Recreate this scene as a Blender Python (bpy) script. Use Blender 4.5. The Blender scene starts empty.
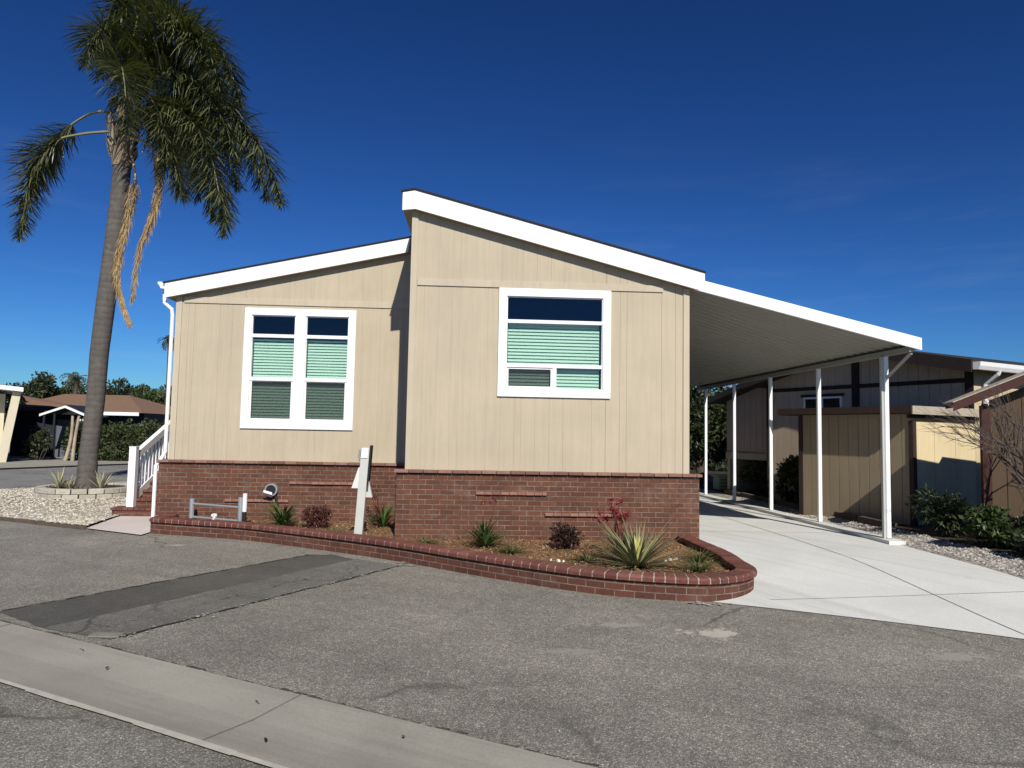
import bpy, math, random
from mathutils import Vector, Matrix
random.seed(7)
R = math.radians
scene = bpy.context.scene
COL = scene.collection

# ------------------------------------------------------------------ materials
class NT:
    def __init__(s, name):
        s.m = bpy.data.materials.new(name); s.m.use_nodes = True
        s.t = s.m.node_tree; s.n = s.t.nodes; s.n.clear()
        s.out = s.n.new('ShaderNodeOutputMaterial')
        s.b = s.n.new('ShaderNodeBsdfPrincipled')
        s.link(s.b.outputs[0], s.out.inputs[0])
    def link(s, a, b): s.t.links.new(a, b)
    def new(s, typ, **kw):
        n = s.n.new(typ)
        for k, v in kw.items(): setattr(n, k, v)
        return n
    def setin(s, sock, v):
        if hasattr(v, 'is_output'): s.link(v, sock)
        else: sock.default_value = v
    def coord(s, kind='Object'):
        return s.new('ShaderNodeTexCoord').outputs[kind]
    def noise(s, vec, scale, detail=3, rough=.55, dist=0):
        n = s.new('ShaderNodeTexNoise'); s.link(vec, n.inputs['Vector'])
        n.inputs['Scale'].default_value = scale; n.inputs['Detail'].default_value = detail
        n.inputs['Roughness'].default_value = rough; n.inputs['Distortion'].default_value = dist
        return n.outputs['Fac']
    def vor(s, vec, scale, feature='F1', out='Distance'):
        n = s.new('ShaderNodeTexVoronoi', feature=feature); s.link(vec, n.inputs['Vector'])
        n.inputs['Scale'].default_value = scale
        return n.outputs[out]
    def ramp(s, fac, stops):
        n = s.new('ShaderNodeValToRGB'); s.link(fac, n.inputs[0])
        e = n.color_ramp.elements
        while len(e) < len(stops): e.new(.5)
        for i, (p, c) in enumerate(stops):
            e[i].position = p
            e[i].color = (c, c, c, 1) if isinstance(c, (int, float)) else (*c, 1)
        return n.outputs[0]
    def mix(s, fac, a, b, mode='MIX'):
        n = s.new('ShaderNodeMix', data_type='RGBA', blend_type=mode)
        s.setin(n.inputs[0], fac)
        for k, v in ((6, a), (7, b)):
            if hasattr(v, 'is_output'): s.link(v, n.inputs[k])
            else: n.inputs[k].default_value = (v, v, v, 1) if isinstance(v, (int, float)) else (*v, 1)
        return n.outputs[2]
    def math(s, op, a, b=0.0, c=None, clamp=False):
        n = s.new('ShaderNodeMath', operation=op, use_clamp=clamp)
        s.setin(n.inputs[0], a); s.setin(n.inputs[1], b)
        if c is not None: s.setin(n.inputs[2], c)
        return n.outputs[0]
    def mapping(s, vec, scale=(1, 1, 1), rot=(0, 0, 0), loc=(0, 0, 0)):
        n = s.new('ShaderNodeMapping'); s.link(vec, n.inputs[0])
        n.inputs['Scale'].default_value = scale; n.inputs['Rotation'].default_value = rot
        n.inputs['Location'].default_value = loc
        return n.outputs[0]
    def bump(s, h, strength=.3, dist=.01, prev=None):
        n = s.new('ShaderNodeBump'); s.link(h, n.inputs['Height'])
        n.inputs['Strength'].default_value = strength; n.inputs['Distance'].default_value = dist
        if prev: s.link(prev, n.inputs['Normal'])
        return n.outputs[0]
    def island(s): return s.new('ShaderNodeNewGeometry').outputs['Random Per Island']
    def fin(s, color, rough=.8, normal=None, spec=.3, metal=0):
        s.setin(s.b.inputs['Base Color'], color if hasattr(color, 'is_output') else (*color, 1))
        s.setin(s.b.inputs['Roughness'], rough)
        s.b.inputs['Specular IOR Level'].default_value = spec
        s.b.inputs['Metallic'].default_value = metal
        if normal: s.link(normal, s.b.inputs['Normal'])
        return s.m

def sc(c, k): return tuple(min(1, x * k) for x in c)

def mat_plain(name, c, rough=.6, var=.12, scale=6, spec=.3, metal=0, bump=0, bscale=60):
    t = NT(name); v = t.coord()
    n = t.noise(v, scale, 5)
    n2 = t.noise(v, scale * 9, 3)
    f = t.math('MULTIPLY_ADD', n2, .4, t.math('MULTIPLY', n, .6))
    col = t.ramp(f, [(.3, sc(c, 1 - var)), (.7, sc(c, 1 + var))])
    nm = t.bump(t.noise(v, bscale, 4), bump, .004) if bump else None
    return t.fin(col, rough, nm, spec, metal)

def mat_asphalt(name, c, pale=True, seed=0.0, speck=1.0):
    t = NT(name); v = t.mapping(t.coord(), loc=(seed, seed, 0))
    base = t.ramp(t.noise(v, .55, 6, .6), [(.3, sc(c, .70)), (.52, c), (.72, sc(c, 1.32))])
    mid = t.noise(v, 5, 5, .7)
    base = t.mix(t.ramp(mid, [(.35, 0), (.75, .45)]), base, sc(c, 1.35))
    base = t.mix(t.ramp(t.noise(v, 2.1, 4, .6), [(.5, 0), (.8, .4)]), base, sc(c, .6))
    vst = t.mapping(t.mapping(v, rot=(0, 0, R(29.5))), scale=(.55, 3.2, 1))
    base = t.mix(t.ramp(t.noise(vst, .9, 6, .7), [(.5, 0), (.75, .5)]), base, sc(c, .62))
    base = t.mix(t.ramp(t.noise(t.mapping(vst, loc=(7, 3, 0)), 1.1, 6, .75), [(.56, 0), (.78, .35)]), base, sc(c, 1.55))
    # aggregate stones
    vc = t.vor(v, 165, out='Color')
    bw = t.new('ShaderNodeSeparateColor'); t.link(vc, bw.inputs[0])
    st = t.ramp(bw.outputs[0], [(0, .35), (.5, .88), (.8, 1.25), (.93, 2.1), (1, 3.2)])
    base = t.mix(.75 * speck, base, t.mix(1.0, base, st, 'MULTIPLY'))
    vc2 = t.vor(v, 34, out='Color')
    bw2 = t.new('ShaderNodeSeparateColor'); t.link(vc2, bw2.inputs[0])
    base = t.mix(.22 * speck, base, t.mix(1.0, base, t.ramp(bw2.outputs[1], [(0, .6), (.5, .95), (.9, 1.2), (1, 2.0)]), 'MULTIPLY'))
    # thin cracks
    wv = t.new('ShaderNodeVectorMath', operation='ADD')
    nz = t.new('ShaderNodeTexNoise'); t.link(v, nz.inputs['Vector']); nz.inputs['Scale'].default_value = 1.3; nz.inputs['Detail'].default_value = 6
    t.link(v, wv.inputs[0]); t.link(nz.outputs['Color'], wv.inputs[1])
    cr = t.vor(wv.outputs[0], .42, 'DISTANCE_TO_EDGE')
    msk = t.math('MULTIPLY', t.ramp(cr, [(0, 1), (.007, .6), (.014, 0)]), t.ramp(t.noise(v, .35, 2), [(.48, 0), (.6, .8)]))
    base = t.mix(msk, base, sc(c, .3))
    if pale:
        pos = t.new('ShaderNodeSeparateXYZ'); t.link(t.coord(), pos.inputs[0])
        nn = t.noise(v, 7, 6, .75)
        for (x, y, r, k, asp) in pale:
            dx = t.math('MULTIPLY', t.math('SUBTRACT', pos.outputs[0], x), 1.0 / asp)
            dy = t.math('SUBTRACT', pos.outputs[1], y)
            d = t.math('SQRT', t.math('ADD', t.math('MULTIPLY', dx, dx), t.math('MULTIPLY', dy, dy)))
            d = t.math('ADD', t.math('DIVIDE', d, r), t.math('MULTIPLY', t.math('SUBTRACT', nn, .5), 5.5))
            base = t.mix(t.ramp(d, [(.55, .7), (.85, 0)]), base, sc(c, k))
    h = t.math('ADD', t.noise(v, 130, 3, .7), t.math('MULTIPLY', t.vor(v, 95), .8))
    return t.fin(base, .88, t.bump(h, .55, .006), .25)

def mat_concrete(name, c, var=.1, streak=None, ang=0.0, spots=1.0, cracks=False):
    t = NT(name); v = t.coord()
    col = t.ramp(t.noise(v, .8, 6, .6, .4), [(.3, sc(c, 1 - var)), (.5, c), (.72, sc(c, 1 + var))])
    col = t.mix(.5, col, t.mix(1.0, col, t.ramp(t.noise(v, 60, 4, .7), [(.3, .8), (.7, 1.2)]), 'MULTIPLY'))
    if streak:
        vs = t.mapping(t.mapping(v, rot=(0, 0, ang)), scale=(.25, 5, 1))
        col = t.mix(t.ramp(t.noise(vs, 1.0, 5, .6), [(.5, 0), (.72, .55)]), col, streak)
    col = t.mix(t.ramp(t.noise(v, 3.1, 5, .7), [(.62, 0), (.8, .5 * spots)]), col, sc(c, .6))
    if cracks:
        cr = t.vor(t.mapping(v, scale=(.3, .3, .3)), 1.0, 'DISTANCE_TO_EDGE')
        col = t.mix(t.ramp(cr, [(0, .6), (.004, 0)]), col, sc(c, .4))
    return t.fin(col, .85, t.bump(t.noise(v, 90, 4, .7), .25, .004), .25)

def mat_brick(name, c1, c2, mortar, bw=.2, rh=.0677, ms=.007, stain=True):
    t = NT(name); uv = t.coord('UV')
    b = t.new('ShaderNodeTexBrick'); t.link(uv, b.inputs['Vector'])
    b.inputs['Scale'].default_value = 1; b.inputs['Brick Width'].default_value = bw
    b.inputs['Row Height'].default_value = rh; b.inputs['Mortar Size'].default_value = ms
    b.inputs['Mortar Smooth'].default_value = .25; b.inputs['Bias'].default_value = -.1
    b.inputs['Color1'].default_value = (*c1, 1); b.inputs['Color2'].default_value = (*c2, 1)
    mo = t.ramp(t.noise(uv, 5, 4, .7), [(.35, sc(mortar, .45)), (.65, mortar)])
    t.link(mo, b.inputs['Mortar'])
    col = b.outputs['Color']
    col = t.mix(.6, col, t.mix(1.0, col, t.ramp(t.noise(uv, 26, 4, .7), [(.3, .68), (.7, 1.32)]), 'MULTIPLY'))
    if stain:
        col = t.mix(t.ramp(t.noise(uv, 2.6, 5, .7), [(.52, 0), (.78, .32)]), col, (.30, .22, .18))
        col = t.mix(t.ramp(t.noise(t.mapping(uv, loc=(3, 9, 0)), 1.7, 5, .7), [(.5, 0), (.8, .5)]), col, sc(c2, .55))
    h = t.math('ADD', t.math('MULTIPLY', b.outputs['Fac'], -1.0), t.math('MULTIPLY', t.noise(uv, 70, 4, .7), .35))
    return t.fin(col, .85, t.bump(h, .8, .008), .25)

def mat_island(name, cols, rough=.6, spec=.3, trans=0.0, nscale=20, bump=0.0):
    t = NT(name)
    n = len(cols)
    col = t.ramp(t.island(), [(i / max(1, n - 1), c) for i, c in enumerate(cols)])
    v = t.coord()
    col = t.mix(.5, col, t.mix(1.0, col, t.ramp(t.noise(v, nscale, 3, .6), [(.3, .65), (.7, 1.35)]), 'MULTIPLY'))
    m = t.fin(col, rough, t.bump(t.noise(v, nscale * 3, 3), bump, .004) if bump else None, spec)
    if trans:
        tr = t.new('ShaderNodeBsdfTranslucent'); t.link(t.mix(1.0, col, (1.3, 1.4, .5), 'MULTIPLY'), tr.inputs[0])
        mx = t.new('ShaderNodeMixShader'); mx.inputs[0].default_value = trans
        t.link(t.b.outputs[0], mx.inputs[1]); t.link(tr.outputs[0], mx.inputs[2]); t.link(mx.outputs[0], t.out.inputs[0])
    return m

def mat_siding(name, c, dirt=.12):
    t = NT(name); v = t.coord()
    vs = t.mapping(v, scale=(20, 20, .9))
    col = t.ramp(t.noise(v, 1.2, 5, .6), [(.3, sc(c, 1 - dirt * .6)), (.7, sc(c, 1 + dirt * .5))])
    g = t.noise(vs, 1.0, 6, .7)
    col = t.mix(.55, col, t.mix(1.0, col, t.ramp(g, [(.3, .87), (.5, 1.0), (.72, 1.11)]), 'MULTIPLY'))
    col = t.mix(t.ramp(t.noise(t.mapping(v, scale=(9, 9, 1.6)), 1.0, 4, .7), [(.6, 0), (.85, .3)]), col, sc(c, 1.3))
    h = t.math('ADD', g, t.noise(t.mapping(v, scale=(90, 90, 5)), 1.0, 4, .7))
    return t.fin(col, .72, t.bump(h, .35, .004), .3)

def mat_glass(name, tint, f0=.05):
    t = NT(name); t.n.remove(t.b)
    tr = t.new('ShaderNodeBsdfTransparent'); tr.inputs[0].default_value = (*tint, 1)
    gl = t.new('ShaderNodeBsdfGlossy'); gl.inputs['Roughness'].default_value = .02
    nz = t.bump(t.noise(t.coord(), 1.5, 2), .04, .02); t.link(nz, gl.inputs['Normal'])
    fr = t.new('ShaderNodeFresnel'); fr.inputs[0].default_value = 1.5
    mx = t.new('ShaderNodeMixShader'); t.link(fr.outputs[0], mx.inputs[0])
    t.link(tr.outputs[0], mx.inputs[1]); t.link(gl.outputs[0], mx.inputs[2]); t.link(mx.outputs[0], t.out.inputs[0])
    return t.m

def mat_screen(name, k):
    t = NT(name)
    tr = t.new('ShaderNodeBsdfTransparent')
    t.fin((.03, .03, .032), .8)
    mx = t.new('ShaderNodeMixShader'); mx.inputs[0].default_value = k
    t.link(tr.outputs[0], mx.inputs[1]); t.link(t.b.outputs[0], mx.inputs[2]); t.link(mx.outputs[0], t.out.inputs[0])
    return t.m

def mat_gravel(name, cols, scale, dirt=None):
    t = NT(name); v = t.coord()
    vc = t.vor(v, scale, out='Color'); d = t.vor(v, scale)
    s = t.new('ShaderNodeSeparateColor'); t.link(vc, s.inputs[0])
    n = len(cols)
    col = t.ramp(s.outputs[0], [(i / (n - 1), c) for i, c in enumerate(cols)])
    col = t.mix(t.ramp(t.noise(v, 1.3, 5, .7), [(.45, 0), (.8, .5)]), col, dirt or sc(cols[0], .7))
    col = t.mix(.5, col, t.mix(1.0, col, t.ramp(t.noise(v, 90, 3), [(.3, .7), (.7, 1.3)]), 'MULTIPLY'))
    h = t.math('MULTIPLY', d, -1.0)
    return t.fin(col, .85, t.bump(h, 1.0, .6 / scale), .25)

def mat_trunk(name, c, ring=14):
    t = NT(name); v = t.coord()
    w = t.new('ShaderNodeTexWave', bands_direction='Z'); t.link(v, w.inputs[0])
    w.inputs['Scale'].default_value = ring / 6.283; w.inputs['Distortion'].default_value = 3.5
    w.inputs['Detail'].default_value = 4; w.inputs['Detail Scale'].default_value = 2.0
    col = t.ramp(w.outputs['Fac'], [(0, sc(c, .84)), (.22, c), (1, sc(c, 1.06))])
    n = t.noise(t.mapping(v, scale=(9, 9, 2.2)), 1.0, 6, .75)
    col = t.mix(t.ramp(n, [(.4, 0), (.72, .75)]), col, sc(c, .55))
    col = t.mix(t.ramp(t.noise(t.mapping(v, scale=(4, 4, 9)), 1.0, 5, .7), [(.5, 0), (.78, .5)]), col, sc(c, 1.55))
    h = t.math('ADD', t.math('MULTIPLY', w.outputs['Fac'], .35), t.math('MULTIPLY', t.noise(t.mapping(v, scale=(1, 1, 2.5)), 22, 5, .75), 1.0))
    return t.fin(col, .9, t.bump(h, .5, .015), .15)

M = {}
SP = [(2.95, -4.02, .15, 2.5, 1.6), (2.15, -3.80, .07, 1.55, 3.5), (4.6, -4.6, .12, 1.6, 2.2), (-3.05, .0, .07, 1.8, 2.5), (1.75, -4.5, .07, 1.4, 4.0), (4.9, -5.0, .10, 1.7, 1.8)]
M['asphalt'] = mat_asphalt('old asphalt', (.212, .198, .165), pale=SP)
M['street'] = mat_asphalt('street asphalt', (.178, .168, .143), pale=None, seed=21, speck=1.0)
M['cross'] = mat_asphalt('cross street asphalt', (.20, .195, .18), pale=None, seed=51, speck=.6)
M['patch_dark'] = mat_asphalt('fresh asphalt', (.088, .083, .072), pale=None, seed=5, speck=.45)
M['patch_grey'] = mat_asphalt('sealed grey asphalt', (.138, .131, .115), pale=None, seed=9, speck=.6)
M['tar'] = mat_plain('tar seam', (.04, .04, .038), .7, .2)
M['chalk'] = mat_island('chalky grit', [(.36, .35, .32), (.46, .44, .41), (.27, .26, .24)], .9)
M['scuff'] = mat_island('pale scuffs', [(.17, .16, .14), (.24, .23, .20)], .9)
M['gutter'] = mat_concrete('gutter concrete', (.305, .288, .240), .16, streak=(.17, .158, .125), ang=R(29.5), spots=1)
M['joint'] = mat_plain('concrete joint', (.19, .18, .155), .9, .3, 12)
M['jointpale'] = mat_plain('pale concrete edge', (.42, .40, .34), .9, .2, 12)
M['drive'] = mat_concrete('driveway concrete', (.61, .61, .565), .09, streak=(.44, .435, .385), ang=R(60), spots=.8)
M['walk'] = mat_concrete('walkway concrete', (.60, .53, .48), .06, spots=.4)
M['brick'] = mat_brick('red brick', (.138, .056, .032), (.092, .039, .025), (.27, .20, .15), ms=.006)
M['brickp'] = mat_brick('planter brick', (.122, .046, .028), (.084, .033, .022), (.28, .20, .16), ms=.006)
M['capbrick'] = mat_island('cap brick', [(.10, .034, .024), (.155, .056, .040), (.12, .042, .030), (.20, .085, .062)], .75, .35, bump=.5, nscale=30)
M['ledge'] = mat_island('ledge brick', [(.20, .10, .075), (.27, .15, .115), (.16, .075, .055), (.23, .13, .10)], .8, .3, bump=.5, nscale=20)
M['mortar'] = mat_plain('mortar', (.36, .29, .24), .9, .25, 20, bump=.3)
M['siding'] = mat_siding('tan siding', (.462, .393, .282))
M['trimtan'] = mat_siding('tan trim', (.49, .42, .31))
M['white'] = mat_plain('white paint', (.84, .84, .82), .5, .03, 3, .4)
M['vinyl'] = mat_plain('white vinyl', (.83, .83, .82), .35, .02, 3, .5)
M['offwhite'] = mat_plain('off white metal', (.46, .455, .41), .45, .06, 2, .4)
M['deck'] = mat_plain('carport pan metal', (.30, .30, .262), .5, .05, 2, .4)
M['shingle'] = mat_plain('dark shingle', (.026, .025, .024), .9, .35, 25, bump=.5)
M['brownroof'] = mat_plain('brown shingle', (.20, .12, .075), .9, .25, 14, bump=.5)
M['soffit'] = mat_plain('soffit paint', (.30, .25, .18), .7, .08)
M['dark'] = mat_plain('dark interior', (.02, .022, .028), .9, .2)
M['glass'] = mat_glass('window glass', (.86, .945, .90))
M['darkglass'] = mat_glass('transom glass', (.55, .62, .75))
M['blind'] = mat_plain('mint blind slats', (.72, .78, .73), .55, .03, 3, .3)
M['screen'] = mat_screen('insect screen', .33)
M['galv'] = mat_plain('galvanised pipe', (.34, .36, .37), .5, .15, 8, .4, .35)
M['greypaint'] = mat_plain('grey weathered paint', (.52, .52, .47), .7, .08, 4)
M['pvc'] = mat_plain('white pvc', (.78, .78, .76), .4, .04)
M['black'] = mat_plain('black rubber', (.015, .015, .015), .6, .2)
M['mulch'] = mat_gravel('bark mulch', [(.08, .038, .02), (.21, .105, .05), (.31, .18, .095), (.14, .068, .035), (.38, .26, .15)], 42, (.15, .085, .04))
M['mulchchip'] = mat_island('bark chips', [(.09, .045, .02), (.26, .14, .06), (.42, .29, .16), (.18, .095, .042)], .9)
M['pebble'] = mat_gravel('cream gravel', [(.40, .355, .275), (.28, .235, .175), (.50, .46, .38), (.36, .31, .24), (.56, .53, .46)], 24, (.34, .29, .21))
M['pebblestone'] = mat_island('cream stones', [(.42, .37, .28), (.30, .25, .185), (.52, .48, .40), (.60, .57, .50)], .8)
M['pebblegrey'] = mat_gravel('grey pebbles', [(.20, .17, .14), (.32, .29, .25), (.42, .39, .34), (.13, .11, .09)], 24, (.17, .14, .11))
M['soil'] = mat_gravel('dark soil', [(.035, .026, .019), (.06, .044, .031), (.026, .02, .015), (.085, .066, .048)], 20, (.028, .02, .015))
M['earth'] = mat_plain('dry earth', (.14, .11, .075), .95, .25, .6, bump=.4, bscale=12)
M['grass'] = mat_plain('lawn grass', (.06, .08, .025), .95, .35, 3, bump=.8, bscale=40)
M['timber'] = mat_plain('weathered timber', (.10, .075, .055), .9, .3, 9, bump=.6)
M['block'] = mat_island('pale ring blocks', [(.46, .42, .34), (.36, .32, .26), (.52, .48, .41)], .9, .2, bump=.6)
M['stone'] = mat_island('white stones', [(.75, .72, .62), (.6, .56, .45), (.8, .78, .72)], .8)
M['frond'] = mat_island('palm leaflets', [(.036, .048, .016), (.062, .076, .026), (.050, .062, .020), (.16, .16, .065), (.032, .044, .016)], .38, .6, .16, 3)
M['rachis'] = mat_plain('palm leaf stem', (.20, .20, .10), .5, .2, 4)
M['husk'] = mat_island('palm husk', [(.30, .24, .16), (.42, .35, .25), (.20, .155, .10)], .85, .2)
M['straw'] = mat_island('dry flower stalk', [(.40, .27, .12), (.52, .38, .19), (.30, .19, .085)], .85, .2)
M['palmtrunk'] = mat_trunk('palm trunk', (.125, .112, .098))
M['bark'] = mat_trunk('tree bark', (.10, .08, .06), 5)
M['palebark'] = mat_trunk('pale bark', (.42, .34, .25), 3)
M['twig'] = mat_plain('bare twig', (.11, .085, .07), .8, .2)
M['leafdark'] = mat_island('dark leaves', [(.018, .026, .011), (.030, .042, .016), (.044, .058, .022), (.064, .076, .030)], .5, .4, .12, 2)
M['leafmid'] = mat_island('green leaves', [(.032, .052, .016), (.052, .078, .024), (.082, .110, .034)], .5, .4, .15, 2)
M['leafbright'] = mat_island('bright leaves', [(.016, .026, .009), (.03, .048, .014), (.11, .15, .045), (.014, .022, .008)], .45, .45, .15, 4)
M['leafhedge'] = mat_island('hedge leaves', [(.034, .050, .016), (.055, .075, .024), (.085, .10, .036), (.045, .05, .02)], .6, .3, .15, 2)
M['leafred'] = mat_island('maroon leaves', [(.05, .012, .012), (.10, .022, .02), (.035, .018, .012), (.15, .04, .03)], .5, .4, .1, 8)
M['strap'] = mat_island('strap leaves', [(.04, .085, .02), (.075, .13, .032), (.03, .055, .016)], .45, .4, .12, 5)
M['tuft'] = mat_island('tuft leaves', [(.05, .07, .02), (.08, .10, .03), (.03, .045, .015)], .6, .3, .1, 5)
M['agave'] = mat_island('striped agave', [(.14, .15, .075), (.30, .28, .13), (.10, .12, .06), (.22, .22, .11)], .5, .35, .08, 8)
M['agavecore'] = mat_island('yellow young leaf', [(.55, .55, .14), (.65, .62, .22)], .5, .35, .1, 8)
M['yucca'] = mat_island('dry pale yucca', [(.30, .29, .18), (.42, .39, .25), (.2, .2, .11)], .6, .3, .1, 5)
M['flower'] = mat_island('red flowers', [(.17, .018, .02), (.25, .03, .035), (.10, .012, .014)], .6, .3, .1, 9)
M['stemred'] = mat_plain('red stem', (.13, .035, .025), .7, .2)
M['flowerdark'] = mat_island('dark buds', [(.02, .012, .012), (.045, .015, .015)], .6, .3)
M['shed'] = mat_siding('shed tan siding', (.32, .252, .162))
M['shedfront'] = mat_siding('shed light siding', (.66, .54, .33))  # lighter tone of the shed siding, for the front panel
M['shedtrim'] = mat_plain('shed brown trim', (.045, .027, .02), .8, .2)
M['shedfascia'] = mat_plain('tan fascia', (.42, .36, .28), .7, .08)
M['nwall'] = mat_siding('neighbour brown siding', (.50, .40, .30))
M['ntrim'] = mat_plain('neighbour dark trim', (.034, .023, .019), .8, .2)
M['nfront'] = mat_siding('neighbour cream siding', (.55, .45, .28))
M['redwood'] = mat_plain('red brown paint', (.055, .018, .013), .7, .2, 5)
M['redpanel'] = mat_siding('shaded panel siding', (.085, .054, .030))  # tan panels darkened: shade of overhang and branches is in the colour
M['cream'] = mat_plain('cream stucco', (.62, .55, .40), .85, .06, 3, bump=.4)
M['navy'] = mat_plain('navy siding', (.018, .020, .030), .7, .15)
M['bluegrey'] = mat_plain('blue grey door', (.11, .12, .15), .7, .1)
M['utilgreen'] = mat_plain('utility green', (.36, .45, .30), .6, .1)
M['ivory'] = mat_plain('ivory metal', (.70, .68, .62), .5, .1)

# ------------------------------------------------------------------ mesh building
class MB:
    def __init__(s, xf=None):
        s.v = []; s.f = []; s.uv = {}; s.mi = []; s.cur = 0; s.xf = xf
    def add(s, vs, fs, uvs=None):
        o = len(s.v)
        if s.xf: vs = [s.xf(p) for p in vs]
        s.v += [tuple(p) for p in vs]
        for i, f in enumerate(fs):
            if uvs: s.uv[len(s.f)] = uvs[i]
            s.f.append(tuple(o + k for k in f)); s.mi.append(s.cur)
    def box(s, x0, x1, y0, y1, z0, z1):
        if x0 > x1: x0, x1 = x1, x0
        if y0 > y1: y0, y1 = y1, y0
        if z0 > z1: z0, z1 = z1, z0
        v = [(x0, y0, z0), (x1, y0, z0), (x1, y1, z0), (x0, y1, z0), (x0, y0, z1), (x1, y0, z1), (x1, y1, z1), (x0, y1, z1)]
        s.add(v, [(0, 3, 2, 1), (4, 5, 6, 7), (0, 1, 5, 4), (1, 2, 6, 5), (2, 3, 7, 6), (3, 0, 4, 7)])
    def prism(s, poly, a0, a1, axis='y'):
        """poly of 2D points extruded along axis: 'y' -> (x,z), 'x' -> (y,z), 'z' -> (x,y)."""
        n = len(poly)
        def P(p, a): return {'y': (p[0], a, p[1]), 'x': (a, p[0], p[1]), 'z': (p[0], p[1], a)}[axis]
        v = [P(p, a0) for p in poly] + [P(p, a1) for p in poly]
        ar = sum(poly[i][0] * poly[(i + 1) % n][1] - poly[(i + 1) % n][0] * poly[i][1] for i in range(n))
        flip = (ar > 0) != (axis in ('x', 'z'))
        if a1 < a0: flip = not flip
        A = tuple(range(n)); B = tuple(range(n, 2 * n))
        fs = []
        if flip: 
            fs.append(A); fs.append(tuple(reversed(B)))
            for i in range(n): fs.append(((i + 1) % n, i, n + i, n + (i + 1) % n))
        else:
            fs.append(tuple(reversed(A))); fs.append(B)
            for i in range(n): fs.append((i, (i + 1) % n, n + (i + 1) % n, n + i))
        s.add(v, fs)
    def tube(s, pts, rad, n=8, cap=True):
        pts = [Vector(p) for p in pts]; m = len(pts)
        if not hasattr(rad, '__len__'): rad = [rad] * m
        ring = []
        up = Vector((0, 0, 1)); prev = None
        for i in range(m):
            d = (pts[min(i + 1, m - 1)] - pts[max(i - 1, 0)]).normalized()
            if prev is None:
                a = d.cross(up if abs(d.z) < .95 else Vector((1, 0, 0))).normalized()
            else:
                a = (prev - d * prev.dot(d)).normalized()
            prev = a; b = d.cross(a)
            ring.append([pts[i] + (a * math.cos(2 * math.pi * k / n) + b * math.sin(2 * math.pi * k / n)) * rad[i] for k in range(n)])
        vs = [p for r in ring for p in r]; fs = []
        for i in range(m - 1):
            for k in range(n):
                k2 = (k + 1) % n
                fs.append((i * n + k, i * n + k2, (i + 1) * n + k2, (i + 1) * n + k))
        if cap:
            fs.append(tuple(reversed(range(n)))); fs.append(tuple((m - 1) * n + k for k in range(n)))
        s.add(vs, fs)
    def build(s, name, mats, parent=None, smooth=False, bevel=0, seg=2, origin=None):
        me = bpy.data.meshes.new(name)
        base = Vector(origin) if origin else Vector((0, 0, 0))
        if parent is not None: base = world_loc(parent)
        vs = [(p[0] - base.x, p[1] - base.y, p[2] - base.z) for p in s.v]
        me.from_pydata(vs, [], s.f)
        if not isinstance(mats, (list, tuple)): mats = [mats]
        for m in mats: me.materials.append(m)
        uvl = me.uv_layers.new(name='UVMap')
        for p in me.polygons:
            p.material_index = s.mi[p.index]; p.use_smooth = smooth
            cu = s.uv.get(p.index)
            nx, ny, nz = p.normal
            for j, li in enumerate(p.loop_indices):
                if cu: uvl.data[li].uv = cu[j]; continue
                w = s.v[s.f[p.index][j]]
                if abs(nz) > .75: uvl.data[li].uv = (w[0], w[1])
                else:
                    l = math.hypot(nx, ny) or 1
                    uvl.data[li].uv = (w[0] * -ny / l + w[1] * nx / l, w[2])
        me.update()
        o = bpy.data.objects.new(name, me); COL.objects.link(o)
        if parent is not None: o.parent = parent
        else: o.location = base
        if bevel:
            b = o.modifiers.new('Bevel', 'BEVEL'); b.width = bevel; b.segments = seg; b.limit_method = 'ANGLE'
        return o

def world_loc(o):
    l = Vector(o.location)
    while o.parent: o = o.parent; l = l + Vector(o.location)
    return l

def tag(o, label=None, cat=None, group=None, kind=None):
    if label: o['label'] = label
    if cat: o['category'] = cat
    if group: o['group'] = group
    if kind: o['kind'] = kind
    return o

def thing(name, loc, label, cat, group=None):
    o = bpy.data.objects.new(name, None); COL.objects.link(o); o.location = loc
    o.empty_display_size = .2
    return tag(o, label, cat, group)

def struct(name, mb, m, **kw): return tag(mb.build(name, m, **kw), kind='structure')

def copy_thing(o, loc=None, label=None):
    c = o.copy(); COL.objects.link(c)
    if loc is not None: c.location = loc
    if label: c['label'] = label
    for ch in o.children:
        d = ch.copy(); COL.objects.link(d); d.parent = c
    return c

def U(a, b): return random.uniform(a, b)

# foliage helpers
def rnd_dir():
    z = U(-1, 1); a = U(0, 2 * math.pi); r = math.sqrt(1 - z * z)
    return Vector((r * math.cos(a), r * math.sin(a), z))

def leaf(mb, p, d, up, L, W):
    """a slightly folded leaf from p along d"""
    s = d.cross(up)
    if s.length < 1e-3: s = Vector((1, 0, 0))
    s.normalize(); n = s.cross(d)
    m = p + d * L * .5
    mb.add([p, m + s * W * .5 + n * W * .18, p + d * L, m - s * W * .5 + n * W * .18], [(0, 1, 2, 3)])

def leaf_cloud(mb, blobs, n, L, W, droop=.2, shell=.55):
    tot = sum(b[1][0] * b[1][1] * b[1][2] for b in blobs)
    for c, r in blobs:
        k = int(n * (r[0] * r[1] * r[2]) / tot)
        for _ in range(k):
            d = rnd_dir(); q = U(shell, 1.0) ** .6
            q *= 1 + .18 * math.sin(d.x * 7 + c[0]) * math.cos(d.z * 6 + c[1])
            p = Vector((c[0] + d.x * r[0] * q, c[1] + d.y * r[1] * q, c[2] + d.z * r[2] * q))
            e = (d + rnd_dir() * .9 + Vector((0, 0, -droop))).normalized()
            k2 = U(.6, 1.25)
            leaf(mb, p, e, rnd_dir(), L * k2, W * k2)

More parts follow.
